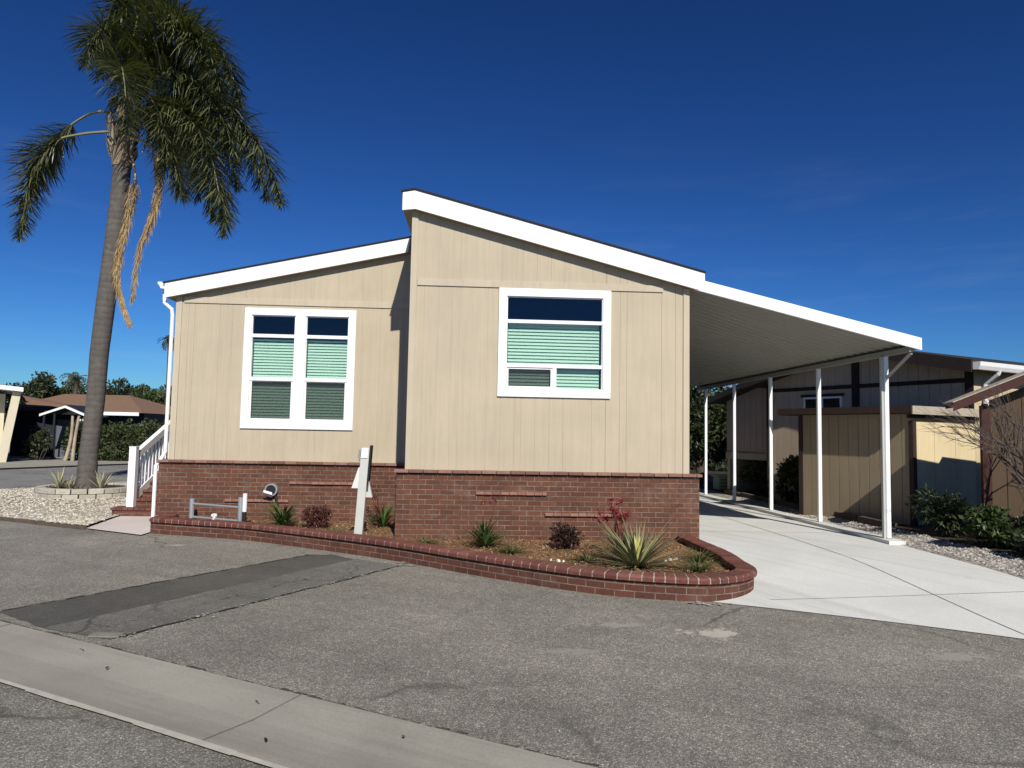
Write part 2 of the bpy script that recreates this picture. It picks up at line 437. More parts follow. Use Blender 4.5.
def limb(mb, a, b, r0, r1, bend=.15, n=5, sides=7):
    a = Vector(a); b = Vector(b); pts = []; L = (b - a).length
    off = rnd_dir() * bend * L
    for i in range(n + 1):
        t = i / n
        pts.append(a.lerp(b, t) + off * math.sin(t * math.pi))
    mb.tube(pts, [r0 + (r1 - r0) * i / n for i in range(n + 1)], sides)

def strap_plant(mb, base, n, L, W, spread=1.0, up=.6, curl=.5, seg=4):
    for i in range(n):
        a = 2 * math.pi * (i * .381966) + U(-.3, .3)
        el = R(U(25, 80)) if up > .5 else R(U(6, 58))
        l = L * U(.7, 1.1)
        h = Vector((math.cos(a), math.sin(a), 0)) * spread
        p = Vector(base) + h * U(0, .03)
        side = Vector((-math.sin(a), math.cos(a), 0))
        vs = []; fs = []
        e = el
        for k in range(seg + 1):
            t = k / seg
            w = W * (1 - t ** 2.2) * (.75 + .5 * min(t * 3, 1) * .5)
            vs += [p + side * w * .5, p - side * w * .5]
            if k:
                fs.append((2 * k - 2, 2 * k - 1, 2 * k + 1, 2 * k))
            d = h * math.cos(e) + Vector((0, 0, math.sin(e)))
            p = p + d * l / seg
            e -= curl * (.5 + t)
        mb.add(vs, fs)

# ------------------------------------------------------------------ camera
cd = bpy.data.cameras.new('Camera'); cam = bpy.data.objects.new('Camera', cd); COL.objects.link(cam)
yaw, pit, rol = R(2.91), R(3.94), R(1.09)
fw = Vector((math.sin(yaw) * math.cos(pit), math.cos(yaw) * math.cos(pit), math.sin(pit)))
r0 = Vector((math.cos(yaw), -math.sin(yaw), 0)); u0 = r0.cross(fw)
r2 = r0 * math.cos(rol) + u0 * math.sin(rol); u2 = -r0 * math.sin(rol) + u0 * math.cos(rol)
cam.matrix_world = Matrix(((r2.x, u2.x, -fw.x, .97), (r2.y, u2.y, -fw.y, -9.78), (r2.z, u2.z, -fw.z, 1.42), (0, 0, 0, 1)))
cd.sensor_width = 36; cd.lens = 695.1 * 36 / 1024; cd.clip_end = 2000; cd.clip_start = .05
scene.camera = cam

# ------------------------------------------------------------------ light
EL, AZ = R(38), R(10.6)
sdir = Vector((math.sin(AZ) * math.cos(EL), -math.cos(AZ) * math.cos(EL), math.sin(EL)))
sl = bpy.data.lights.new('Sun', 'SUN'); sl.energy = 4.9; sl.angle = R(.53); sl.color = (1, .955, .88)
so = bpy.data.objects.new('Sun', sl); COL.objects.link(so); so.rotation_euler = sdir.to_track_quat('Z', 'Y').to_euler(); so.location = (0, 0, 30)
w = bpy.data.worlds.new('World'); scene.world = w; w.use_nodes = True
wt = w.node_tree; wn = wt.nodes; wn.clear()
wo = wn.new('ShaderNodeOutputWorld'); bg = wn.new('ShaderNodeBackground'); sky = wn.new('ShaderNodeTexSky')
sky.sky_type = 'NISHITA'; sky.sun_disc = False; sky.sun_elevation = EL; sky.sun_rotation = math.pi - AZ
sky.air_density = 1.0; sky.dust_density = 0.15; sky.ozone_density = 3.0; sky.altitude = 100
bg.inputs[1].default_value = .06
SKYK = (.62, 1.22, 1.95)
# thin high cirrus laid out by direction
tcn = wn.new('ShaderNodeTexCoord'); mp = wn.new('ShaderNodeMapping'); wt.links.new(tcn.outputs['Generated'], mp.inputs[0])
mp.inputs['Scale'].default_value = (2.2, 2.2, 16); mp.inputs['Rotation'].default_value = (R(-6), R(5), 0)
cn = wn.new('ShaderNodeTexNoise'); wt.links.new(mp.outputs[0], cn.inputs['Vector']); cn.inputs['Scale'].default_value = 1.7; cn.inputs['Detail'].default_value = 7; cn.inputs['Roughness'].default_value = .62
cr = wn.new('ShaderNodeValToRGB'); wt.links.new(cn.outputs['Fac'], cr.inputs[0])
cr.color_ramp.elements[0].position = .52; cr.color_ramp.elements[0].color = (0, 0, 0, 1)
cr.color_ramp.elements[1].position = .80; cr.color_ramp.elements[1].color = (.10, .10, .10, 1)
sp = wn.new('ShaderNodeSeparateXYZ'); wt.links.new(tcn.outputs['Generated'], sp.inputs[0])
er = wn.new('ShaderNodeValToRGB'); wt.links.new(sp.outputs[2], er.inputs[0])
er.color_ramp.elements[0].position = .05; er.color_ramp.elements[0].color = (1, 1, 1, 1)
er.color_ramp.elements[1].position = .42; er.color_ramp.elements[1].color = (0, 0, 0, 1)
mu = wn.new('ShaderNodeMath'); mu.operation = 'MULTIPLY'; wt.links.new(cr.outputs[0], mu.inputs[0]); wt.links.new(er.outputs[0], mu.inputs[1])
mx = wn.new('ShaderNodeMix'); mx.data_type = 'RGBA'; wt.links.new(mu.outputs[0], mx.inputs[0]); mx.inputs[7].default_value = (9, 9.6, 10.5, 1)
gm_ = wn.new('ShaderNodeGamma'); gm_.inputs[1].default_value = 1.5
k1 = wn.new('ShaderNodeMix'); k1.data_type = 'RGBA'; k1.blend_type = 'MULTIPLY'; k1.inputs[0].default_value = 1
wt.links.new(sky.outputs[0], k1.inputs[6]); k1.inputs[7].default_value = (.06, .06, .06, 1); wt.links.new(k1.outputs[2], gm_.inputs[0])
k2 = wn.new('ShaderNodeMix'); k2.data_type = 'RGBA'; k2.blend_type = 'MULTIPLY'; k2.inputs[0].default_value = 1
wt.links.new(gm_.outputs[0], k2.inputs[6]); k2.inputs[7].default_value = (SKYK[0] / .06, SKYK[1] / .06, SKYK[2] / .06, 1); wt.links.new(k2.outputs[2], mx.inputs[6])
wt.links.new(mx.outputs[2], bg.inputs[0]); wt.links.new(bg.outputs[0], wo.inputs[0])
vs_ = scene.view_settings; vs_.view_transform = 'Standard'; vs_.look = 'None'; vs_.exposure = .08; vs_.gamma = 1; vs_.use_curve_mapping = False
scene.render.engine = 'CYCLES'
scene.cycles.max_bounces = 6; scene.cycles.diffuse_bounces = 2; scene.cycles.transparent_max_bounces = 12; scene.cycles.use_denoising = True

# ------------------------------------------------------------------ ground and paving
ZA = -.2
def sheet(poly, z, name, m):
    mb = MB(); n = len(poly)
    mb.add([(x, y, z) for x, y in poly], [tuple(range(n))]); 
    o = struct(name, mb, m)
    if o.data.polygons[0].normal.z < 0: o.data.flip_normals()
    return o
D = Vector((.87, -.493)); N = Vector((.493, .87))
def dn(a, b): p = D * a + N * b; return (p.x, p.y)
sheet([(-300, -300), (300, -300), (300, 300), (-300, 300)], ZA - .03, 'ground', M['earth'])
# apron asphalt between gutter and planter, and the street in front
sheet([dn(-22, -4.73), dn(40, -4.73), dn(40, 4), (12, 2), (6, 1), (-2, 6), (-9, 6), dn(-22, 8)], ZA, 'apron_asphalt', M['asphalt'])
sheet([dn(-60, -14), dn(60, -14), dn(60, -5.46), dn(-60, -5.46)], ZA, 'street', M['street'])
gm = MB()
prof = [(-5.47, ZA + .012), (-5.40, ZA + .010), (-5.1, ZA - .004), (-4.82, ZA + .010), (-4.72, ZA + .014)]
for i in range(len(prof) - 1):
    a, b = prof[i], prof[i + 1]
    gm.add([(*dn(-40, a[0]), a[1]), (*dn(40, a[0]), a[1]), (*dn(40, b[0]), b[1]), (*dn(-40, b[0]), b[1])], [(0, 1, 2, 3)])
struct('gutter', gm, M['gutter'], smooth=True)
sheet([dn(-60, -15.2), dn(60, -15.2), dn(60, -14), dn(-60, -14)], ZA + .004, 'far_pavement', M['gutter'])
jm = MB()
for k in range(-7, 9):
    a = 2.62 + k * 3.05
    for i in range(len(prof) - 1):
        p, q = prof[i], prof[i + 1]
        jm.add([(*dn(a, p[0]), p[1] + .003), (*dn(a + .012, p[0]), p[1] + .003), (*dn(a + .012, q[0]), q[1] + .003), (*dn(a, q[0]), q[1] + .003)], [(0, 1, 2, 3)])
struct('gutter_joint', jm, M['joint'])
em = MB(); x = -12.0
while x < 12:
    l = U(.25, .8); b = -5.455 + U(-.008, .008); wd = U(.022, .034)
    em.add([(*dn(x, b - wd), ZA + .0155), (*dn(x + l, b - wd * U(.7, 1.2)), ZA + .0155), (*dn(x + l, b + .012), ZA + .0155), (*dn(x, b + .012), ZA + .0155)], [(0, 1, 2, 3)])
    x += l
struct('gutter_edge', em, M['jointpale'])
# crumbling dark asphalt lip along the gutter's inner edge
lm = MB(); x = -8.0
while x < 14:
    l = U(.02, .09)
    h = U(.001, .006); w0 = U(.01, .055)
    p = [(*dn(x, -4.73), ZA + .016), (*dn(x + l, -4.73), ZA + .016), (*dn(x + l, -4.73 + w0), ZA + .002), (*dn(x, -4.73 + w0 * U(.6, 1.3)), ZA + .002)]
    p2 = [(a, b, c + h) for a, b, c in p[:2]] + [(a, b, c + h * .3) for a, b, c in p[2:]]
    lm.add(p2 + p[:2], [(0, 1, 2, 3), (4, 5, 1, 0)])
    x += l * U(.9, 1.5)
struct('asphalt_lip', lm, M['patch_dark'])

lf = MB()
for (a, b) in ((.62, -5.0), (1.9, -4.95), (-1.6, -5.2), (2.35, -5.3), (2.9, -4.9), (-.4, -5.25), (.1, -4.85)):
    x, y = dn(a + .6, b)
    for k in range(2): leaf(lf, Vector((x + U(-.02, .02), y + U(-.02, .02), ZA + .016)), Vector((U(-1, 1), U(-1, 1), .25)).normalized(), Vector((0, 0, 1)), U(.02, .04), U(.012, .02))
tag(lf.build('fallen_leaves', M['black']), kind='stuff')

def ragged(poly, step=.08, amp=.012):
    out = []
    n = len(poly)
    for i in range(n):
        a = Vector(poly[i]); b = Vector(poly[(i + 1) % n]); L = (b - a).length; k = max(1, int(L / step))
        nn = Vector((-(b - a).y, (b - a).x)).normalized()
        for j in range(k):
            out.append(tuple(a.lerp(b, j / k) + nn * (U(-amp, amp) if j else 0)))
    return out
sheet(ragged([(-3.08, -3.50), (-2.40, -3.98), (-.50, -.93), (-.80, -.62), (-1.13, -.62)]), ZA + .004, 'dark_trench_patch', M['patch_dark'])
sheet(ragged([(-2.40, -3.985), (-1.74, -4.28), (.09, -1.30), (-.48, -.90)]), ZA + .006, 'grey_trench_patch', M['patch_grey'])
tm = MB()
def tarline(a, b, w0, z, k=40):
    a = Vector(a); b = Vector(b); nn = Vector((-(b - a).y, (b - a).x)).normalized()
    pl = []
    for i in range(k + 1): pl.append(a.lerp(b, i / k) + nn * U(-.012, .012))
    for i in range(k):
        if random.random() < .12: continue
        w1 = w0 * U(.4, 1.3)
        tm.add([(*(pl[i] - nn * w1), z), (*(pl[i + 1] - nn * w1), z), (*(pl[i + 1] + nn * w1), z), (*(pl[i] + nn * w1), z)], [(0, 1, 2, 3)])
tarline((-1.74, -4.28), (.12, -1.30), .014, ZA + .010)
tarline((-3.06, -3.48), (-1.12, -.66), .012, ZA + .010)
struct('tar_seam', tm, M['tar'])
sm_ = MB()
cm = MB()
for i in range(120):
    t = random.random()
    p = Vector((-1.74, -4.28)).lerp(Vector((.12, -1.30)), t) + Vector((U(-.05, .05), U(-.05, .05)))
    r = U(.004, .016)
    if random.random() < .35: 
        c0 = random.choice([.22, .52, .80, .97, .03]); p = Vector((-1.74, -4.28)).lerp(Vector((.12, -1.30)), c0) + Vector((random.gauss(0, .07), random.gauss(0, .04)))
    n = 6; a0 = U(0, 6)
    cm.add([(p.x + r * U(.6, 1.3) * math.cos(a0 + k * 1.047), p.y + r * U(.6, 1.3) * math.sin(a0 + k * 1.047), ZA + .013) for k in range(n)], [tuple(range(n))])
# grit at the planter's foot
for (x, y) in [(.05, -1.10)] * 22 + [(3.2, -3.08)] * 10 + [(-3.3, .3)] * 8:
    r = U(.006, .03); a0 = U(0, 6); x += random.gauss(0, .10); y += random.gauss(0, .035) - .02
    cm.add([(x + r * U(.6, 1.3) * math.cos(a0 + k * 1.047), y + r * U(.6, 1.3) * math.sin(a0 + k * 1.047), ZA + .013) for k in range(6)], [tuple(range(6))])
tag(cm.build('grit', M['chalk']), kind='stuff')
for i in range(240):
    t = random.random(); p = Vector((-2.05, -4.15)).lerp(Vector((-.2, -1.12)), t)
    if random.random() < .6:
        c0 = random.choice([.06, .42, .66, .9]); p = Vector((-2.05, -4.15)).lerp(Vector((-.2, -1.12)), c0 + random.gauss(0, .012)) + Vector((random.gauss(0, .14), -random.gauss(0, .09)))
    r = U(.003, .012); a0 = U(0, 6)
    cm_ = [(p.x + r * U(.8, 2.6) * math.cos(a0 + k * 1.047), p.y + r * U(.6, 1.2) * math.sin(a0 + k * 1.047), ZA + .0105) for k in range(6)]
    sm_.add(cm_, [tuple(range(6))])
tag(sm_.build('patch_scuffs', M['scuff']), kind='stuff')
# pale lump of concrete at the corner of the patch
lp = MB(); lp.box(-1.93, -1.70, -4.24, -4.14, ZA + .004, ZA + .018)
struct('concrete_remnant', lp, M['scuff'], bevel=.004)

# driveway surface (slopes up from the asphalt to the house)
F0 = Vector((3.24, -2.98)); FD = Vector((5.42 - 3.24, -4.27 + 2.98)).normalized(); FN = Vector((-FD.y, FD.x))
def drive_z(x, y):
    s = (Vector((x, y)) - F0).dot(FN)
    t = max(0, min(1, s / 2.6)); t = t * t * (3 - 2 * t) * .5 + t * .5
    return -.197 + .165 * t - .012 * max(0, y)
def drive_sheet(x0, x1, y1, name, m, nx=10, ny=44, dz=0.0, left=None):
    mb = MB(); vs = []; fs = []
    for j in range(ny + 1):
        for i in range(nx + 1):
            x = x0 + (x1 - x0) * i / nx
            yf0 = 1
            yf = F0.y + (x - F0.x) / FD.x * FD.y + .12 * math.sin((x - 3.2) * .9) * (1 if x < 7 else .3) + .03
            y = yf + (y1 - yf) * (j / ny) ** 1.3
            if y > -2.9 and x0 < 3.9:
                xl = 3.92 if y > -2.2 else 3.92 - (-2.2 - y) * 1.35
                if xl > x0: x = xl + (x1 - xl) * i / nx
            vs.append((x, y, drive_z(x, y) + dz))
    for j in range(ny):
        for i in range(nx):
            a = j * (nx + 1) + i; fs.append((a, a + 1, a + nx + 2, a + nx + 1))
    mb.add(vs, fs)
    return struct(name, mb, m, smooth=True)
drive_sheet(2.95, 6.86, 14, 'concrete_driveway', M['drive'])
# saw-cut joints in the driveway
sj = MB()
def joint(p, q, w0=.008, k=30):
    p = Vector(p); q = Vector(q); nn = Vector((-(q - p).y, (q - p).x)).normalized() * w0
    for i in range(k):
        a = p.lerp(q, i / k); b = p.lerp(q, (i + 1) / k)
        sj.add([(*(a - nn), drive_z(*a) + .003), (*(b - nn), drive_z(*b) + .003), (*(b + nn), drive_z(*b) + .003), (*(a + nn), drive_z(*a) + .003)], [(0, 1, 2, 3)])
joint((5.58, -4.1), (5.50, 9), .006); joint((3.9, -2.95), (6.84, -2.95), .004); joint((4.13, .8), (6.75, .8), .005); joint((4.13, 4.4), (6.75, 4.4), .005)
struct('driveway_joint', sj, M['joint'])
# curb strip under the posts
cb = MB()
for i in range(24):
    y0 = -.35 + i * .4; y1 = y0 + .4
    z0, z1 = drive_z(6.83, y0), drive_z(6.83, y1)
    v = [(6.70, y0, z0 - .05), (6.94, y0, z0 - .05), (6.94, y1, z1 - .05), (6.70, y1, z1 - .05), (6.70, y0, z0 + .05), (6.94, y0, z0 + .05), (6.94, y1, z1 + .05), (6.70, y1, z1 + .05)]
    f = [(4, 5, 6, 7), (1, 2, 6, 5), (3, 0, 4, 7)]
    if i == 0: f.append((0, 1, 5, 4))
    cb.add(v, f)
struct('driveway_curb', cb, M['drive'])
# pebble strip, then the neighbour's darker lot
def lot(x0, x1, y0, y1, zf, name, m, nx, ny):
    mb = MB(); vs = []; fs = []
    for j in range(ny + 1):
        for i in range(nx + 1):
            x = x0 + (x1 - x0) * i / nx; y = y0 + (y1 - y0) * j / ny
            vs.append((x, y, zf(x, y)))
    for j in range(ny):
        for i in range(nx):
            a = j * (nx + 1) + i; fs.append((a, a + 1, a + nx + 2, a + nx + 1))
    mb.add(vs, fs); return struct(name, mb, m, smooth=True)
def lot_z(x, y):
    t = max(0, min(1, (x - 6.9) / 1.0))
    return drive_z(6.86, y) + .03 * t + .10 * t * t + .012 * math.sin(x * 5 + y * 3) * t
lot(6.86, 7.52, -4.6, 14, lot_z, 'pebble_strip', M['pebblegrey'], 8, 60)
lot(7.52, 40, -4.6, 40, lambda x, y: lot_z(7.52, y) if x < 7.6 else .04, 'neighbour_lot', M['soil'], 30, 40)
pm = MB()
for i in range(2600):
    x = 6.96 + .60 * random.random() ** .9; y = U(-4.2, 7)
    r = U(.012, .03); z = lot_z(x, y)
    a = [Vector((x + r * U(.7, 1.2) * math.cos(k * 1.257 + i), y + r * U(.7, 1.2) * math.sin(k * 1.257 + i), z)) for k in range(5)]
    pm.add(a + [Vector((x, y, z + r * .7))], [(k, (k + 1) % 5, 5) for k in range(5)])
tag(pm.build('loose_pebbles', mat_island('grey pebble stones', [(.22, .19, .16), (.34, .31, .27), (.46, .43, .38), (.15, .13, .11)], .85)), kind='stuff')

# left side: gravel yard, walkway slab, cross street
def yard_z(x, y): return -.150 + .02 * math.sin(x * .9) * math.cos(y * .7) + .03 * max(0, min(1, (y - 3) / 3))
gp = [(-4.98, 1.36), (-7.05, 2.42), (-9.2, 3.5), (-11, 4.6), (-10.0, 6.9), (-9.05, 8.6), (-8.6, 10.2), (-7.8, 12.5), (-4.2, 12.5), (-4.2, 3.9), (-5.25, 3.0), (-5.2, 2.76)]
ym = MB(); ym.add([(x, y, yard_z(x, y)) for x, y in gp], [tuple(range(len(gp)))])
yo = struct('gravel_yard', ym, M['pebble'])
if yo.data.polygons[0].normal.z < 0: yo.data.flip_normals()
def inpoly(x, y, P):
    c = False
    for i in range(len(P)):
        a, b = P[i], P[i - 1]
        if (a[1] > y) != (b[1] > y) and x < (b[0] - a[0]) * (y - a[1]) / (b[1] - a[1]) + a[0]: c = not c
    return c
pm = MB(); k = 0
while k < 9500:
    x = U(-11, -4.3); y = 1.4 + 7.5 * random.random() ** 1.5
    if not inpoly(x, y, gp): continue
    k += 1
    r = U(.012, .034); z = yard_z(x, y) - .004
    a = [Vector((x + r * U(.6, 1.2) * math.cos(q * 1.257 + k), y + r * U(.6, 1.2) * math.sin(q * 1.257 + k), z)) for q in range(5)]
    pm.add(a + [Vector((x + U(-.3, .3) * r, y + U(-.3, .3) * r, z + r * U(.5, .9)))], [(q, (q + 1) % 5, 5) for q in range(5)])
tag(pm.build('cream_gravel_stones', M['pebblestone']), kind='stuff')
sheet([(-4.98, 1.36), (-3.87, .75), (-3.87, 2.9), (-5.2, 2.9), (-5.2, 2.76)], ZA + .02, 'walkway_slab', M['walk'])
sheet([(-11.5, 4.2), (-10.0, 6.9), (-9.05, 8.6), (-8.6, 10.2), (-7.0, 14), (-4, 30), (2, 60), (-4, 63), (-9.5, 31), (-12.9, 19.2), (-15.2, 14.7), (-20, 3.2)], ZA + .005, 'cross_street', M['cross'])
sheet([(-15.2, 14.7), (-12.9, 19.2), (-9.5, 31), (-30, 60), (-80, 60), (-80, -20), (-20, 3.2)], ZA + .03, 'far_verge', M['gutter'])
sheet([(-15.2, 14.7), (-12.9, 19.2), (-9.5, 31), (-10.2, 31), (-13.7, 19.6), (-15.9, 15.0)], ZA + .06, 'far_kerb', M['gutter'])
td = MB()
for (a, b) in (((-4.98, 1.33), (-6.0, 1.85)), ((-6.02, 1.87), (-7.5, 2.62)), ((-7.52, 2.64), (-9.3, 3.55))):
    a = Vector(a); b = Vector(b); nn = Vector((-(b - a).y, (b - a).x)).normalized() * .035
    q = [a - nn, b - nn, b + nn, a + nn]
    td.prism([tuple(p) for p in q], ZA - .01, ZA + .055 + U(-.008, .008), 'z')
tag(td.build('timber_edging', M['timber'], bevel=.006, origin=(-6.5, 2.1, ZA)), 'low weathered timber edging along the front of the cream gravel yard', 'edging')

# ------------------------------------------------------------------ brick planter
outer = [(-3.87, 1.55), (-3.88, 1.12), (-3.80, .98), (-3.0, .70), (-2.2, .40), (-.93, -.38), (.0, -1.02), (1.27, -2.06), (2.26, -2.73), (3.1, -2.99), (3.5, -2.93), (3.80, -2.72), (3.96, -2.45), (3.99, -2.1), (4.05, -1.5), (4.03, -.95), (3.98, -.13)]
def resample(pts, step):
    # Catmull-Rom then even spacing
    P = [Vector(p) for p in pts]; dense = []
    for i in range(len(P) - 1):
        p0 = P[max(i - 1, 0)]; p1 = P[i]; p2 = P[i + 1]; p3 = P[min(i + 2, len(P) - 1)]
        for k in range(24):
            t = k / 24
            dense.append(.5 * ((2 * p1) + (p2 - p0) * t + (2 * p0 - 5 * p1 + 4 * p2 - p3) * t * t + (3 * p1 - p0 - 3 * p2 + p3) * t ** 3))
    dense.append(P[-1])
    out = [dense[0]]; acc = 0
    for i in range(1, len(dense)):
        acc += (dense[i] - dense[i - 1]).length
        if acc >= step: out.append(dense[i]); acc = 0
    return out
path = resample(outer, .098)
def nrm(pth, i):
    d = pth[min(i + 1, len(pth) - 1)] - pth[max(i - 1, 0)]; d.normalize()
    return d, Vector((-d.y, d.x))        # left normal = inside of planter
pl = thing('brick_planter', (0, -1, ZA), 'low curving red brick planter wall in front of the tan house', 'planter')
wm = MB(); u = 0.0; ztop = -.025
L_ = len(path)
for i in range(L_ - 1):
    d0, n0 = nrm(path, i); d1, n1 = nrm(path, i + 1)
    a, b = path[i] + n0 * .018, path[i + 1] + n1 * .018
    ai, bi = path[i] + n0 * .17, path[i + 1] + n1 * .17
    l = (b - a).length; zb = ZA - .06
    wm.add([(*a, zb), (*b, zb), (*b, ztop), (*a, ztop)], [(0, 1, 2, 3)], [[(u, zb + .2), (u + l, zb + .2), (u + l, ztop + .2), (u, ztop + .2)]])
    wm.add([(*bi, zb), (*ai, zb), (*ai, ztop), (*bi, ztop)], [(0, 1, 2, 3)], [[(u, zb), (u + l, zb), (u + l, ztop), (u, ztop)]])
    wm.add([(*a, ztop), (*b, ztop), (*bi, ztop), (*ai, ztop)], [(0, 1, 2, 3)])
    u += l
wm.build('wall', M['brickp'], pl)
cp = MB(); gr = MB()
for i in range(L_ - 1):
    d, n = nrm(path, i)
    d2, n2 = nrm(path, i + 1)
    m = (path[i] + path[i + 1]) / 2; n = ((n + n2) / 2).normalized(); d = Vector((n.y, -n.x))
    l = (path[i + 1] - path[i]).length
    wo_ = max(.02, l * .5 - .0075)
    # outside is longer/shorter on curves
    ko = ((path[i + 1]) - (path[i])).length / max(l, 1e-4)
    inn = ((path[i + 1] + n2 * .2) - (path[i] + nrm(path, i)[1] * .2)).length
    wi = max(.015, inn * .5 - .007)
    z0 = ztop; h = .062 + U(-.002, .002)
    prof_ = [(-.012, z0), (-.016, z0 + h * .55), (-.008, z0 + h * .85), (.012, z0 + h), (.185, z0 + h), (.198, z0 + h * .85), (.20, z0)]
    vs = []; 
    for s_, ww in ((-1, 0), (1, 0)):
        for (o_, z_) in prof_:
            t = (o_ + .016) / .216; hw = wo_ + (wi - wo_) * t
            p = m + n * o_ + d * s_ * hw
            vs.append((p.x, p.y, z_))
    k = len(prof_)
    fs = [tuple(range(k)), tuple(reversed(range(k, 2 * k)))] + [(j + 1, j, k + j, k + j + 1) for j in range(k - 1)]
    cp.add(vs, fs)
    a, b = path[i], path[i + 1]; na, nb = nrm(path, i)[1], nrm(path, i + 1)[1]
    q = lambda p, nn, o_, z_: (p.x + nn.x * o_, p.y + nn.y * o_, z_)
    z1 = z0 + .057
    gr.add([q(a, na, -.006, z0), q(b, nb, -.006, z0), q(b, nb, -.006, z1 - .012), q(a, na, -.006, z1 - .012), q(a, na, .01, z1), q(b, nb, .01, z1), q(b, nb, .19, z1), q(a, na, .19, z1), q(b, nb, .19, z0), q(a, na, .19, z0)],
           [(0, 1, 2, 3), (3, 2, 5, 4), (4, 5, 6, 7), (7, 6, 8, 9)])
cpo = cp.build('brick_coping', M['capbrick'], pl)
gr.build('mortar_bed', M['mortar'], cpo) if False else gr.build('mortar_bed', M['mortar'], pl)
# mulch bed inside (structure-like ground of the bed)
inner = [p + nrm(path, i)[1] * .16 for i, p in enumerate(path)]
house_edge = [(3.98, -.09), (-.1, -.09), (-.1, 1.62), (-3.85, 1.62)]
poly = [tuple(p) for p in inner] + house_edge
mm = MB()
mm.add([(x, y, -.055) for x, y in poly], [tuple(range(len(poly)))])
mo = struct('mulch_bed', mm, M['mulch'])
if mo.data.polygons[0].normal.z < 0: mo.data.flip_normals()
ch = MB(); k = 0
pin = [tuple(p + nrm(path, i)[1] * .05) for i, p in enumerate(inner)] + house_edge
while k < 5200:
    x = U(-3.8, 4); y = U(-2.8, 1.6)
    if not inpoly(x, y, pin): continue
    k += 1
    d = rnd_dir(); d.z = abs(d.z) * .35; d.normalize()
    leaf(ch, Vector((x, y, -.052 + U(0, .012))), d, Vector((U(-.4, .4), U(-.4, .4), 1)), U(.02, .06), U(.008, .02))
tag(ch.build('bark_chips', M['mulchchip']), kind='stuff')

# ------------------------------------------------------------------ the house
H = thing('manufactured_house', (0, 0, ZA), 'tan two part house with white trimmed sloping roofs on a red brick base', 'house')
W1 = 4.0; P = 1.705; XL = -3.938; ZB = .872
def roofz(x): return 4.806 - .2545 * (x - 0) - .26        # underside of right roof
def roofl(x): return 3.722 + .2235 * (x + 4.09) - .25      # underside of left roof

def siding_front(mb, x0, x1, y, zb, ztf, hole=None, groove=.2, thick=.016):
    """grooved vertical siding facing -y with an opening"""
    xs = set([x0, x1]); x = x0 + groove
    gro = []
    while x < x1 - .02:
        if random.random() < .7: gro.append(round(x + U(-.004, .004), 4))
        x += groove * random.choice([.5, 1, 1])
    for g in gro: xs.update((round(g - .003, 4), round(g + .003, 4)))
    if hole: xs.update((hole[0], hole[1]))
    xs = sorted(xs)
    isg = lambda a, b: any(abs((a + b) / 2 - g) < .0028 for g in gro) and b - a < .0065
    for a, b in zip(xs[:-1], xs[1:]):
        yy = y + (.006 if isg(a, b) else 0)
        segs = [(zb, None)]
        if hole and a >= hole[0] - 1e-6 and b <= hole[1] + 1e-6: segs = [(zb, hole[2]), (hole[3], None)]
        for s0, s1 in segs:
            za, zc = (s1, s1) if s1 is not None else (ztf(a), ztf(b))
            mb.add([(a, yy, s0), (b, yy, s0), (b, yy, zc), (a, yy, za)], [(0, 1, 2, 3)])
            if yy > y:
                mb.add([(a, y, s0), (a, yy, s0), (a, yy, za), (a, y, za)], [(0, 1, 2, 3)])
                mb.add([(b, yy, s0), (b, y, s0), (b, y, zc), (b, yy, zc)], [(0, 1, 2, 3)])
    if hole:
        h = hole
        mb.add([(h[0], y, h[2]), (h[1], y, h[2]), (h[1], y + .1, h[2]), (h[0], y + .1, h[2])], [(0, 1, 2, 3)])
        mb.add([(h[0], y, h[3]), (h[0], y + .1, h[3]), (h[1], y + .1, h[3]), (h[1], y, h[3])], [(0, 1, 2, 3)])
        mb.add([(h[0], y, h[2]), (h[0], y + .1, h[2]), (h[0], y + .1, h[3]), (h[0], y, h[3])], [(0, 1, 2, 3)])
        mb.add([(h[1], y, h[2]), (h[1], y, h[3]), (h[1], y + .1, h[3]), (h[1], y + .1, h[2])], [(0, 1, 2, 3)])

YB = 17.0
wb = MB()
siding_front(wb, 0, W1, 0, ZB, lambda x: roofz(x) + .02, hole=(1.33, 2.80, 1.98, 3.40))
siding_front(wb, XL, 0, P, ZB, lambda x: roofl(x) + .02, hole=(-2.76, -1.11, 1.47, 3.30))
# side and rear walls
wb.add([(0, 0, ZB), (0, YB, ZB), (0, YB, roofz(0)), (0, 0, roofz(0))], [(0, 3, 2, 1)])
wb.add([(W1, 0, ZB), (W1, YB, ZB), (W1, YB, roofz(W1)), (W1, 0, roofz(W1))], [(0, 1, 2, 3)])
wb.add([(XL, P, ZB), (XL, YB, ZB), (XL, YB, roofl(XL)), (XL, P, roofl(XL))], [(0, 3, 2, 1)])
wb.add([(XL, YB, ZB), (0, YB, ZB), (0, YB, roofl(0)), (XL, YB, roofl(XL))], [(0, 3, 2, 1)])
wb.add([(0, YB, ZB), (W1, YB, ZB), (W1, YB, roofz(W1)), (0, YB, roofz(0))], [(0, 3, 2, 1)])
wb.add([(XL, P, ZB), (W1, P, ZB), (W1, YB, ZB), (XL, YB, ZB)], [(0, 1, 2, 3)])
wb.add([(0, 0, ZB), (W1, 0, ZB), (W1, P, ZB), (0, P, ZB)], [(0, 1, 2, 3)])
wb.build('wall', M['siding'], H)
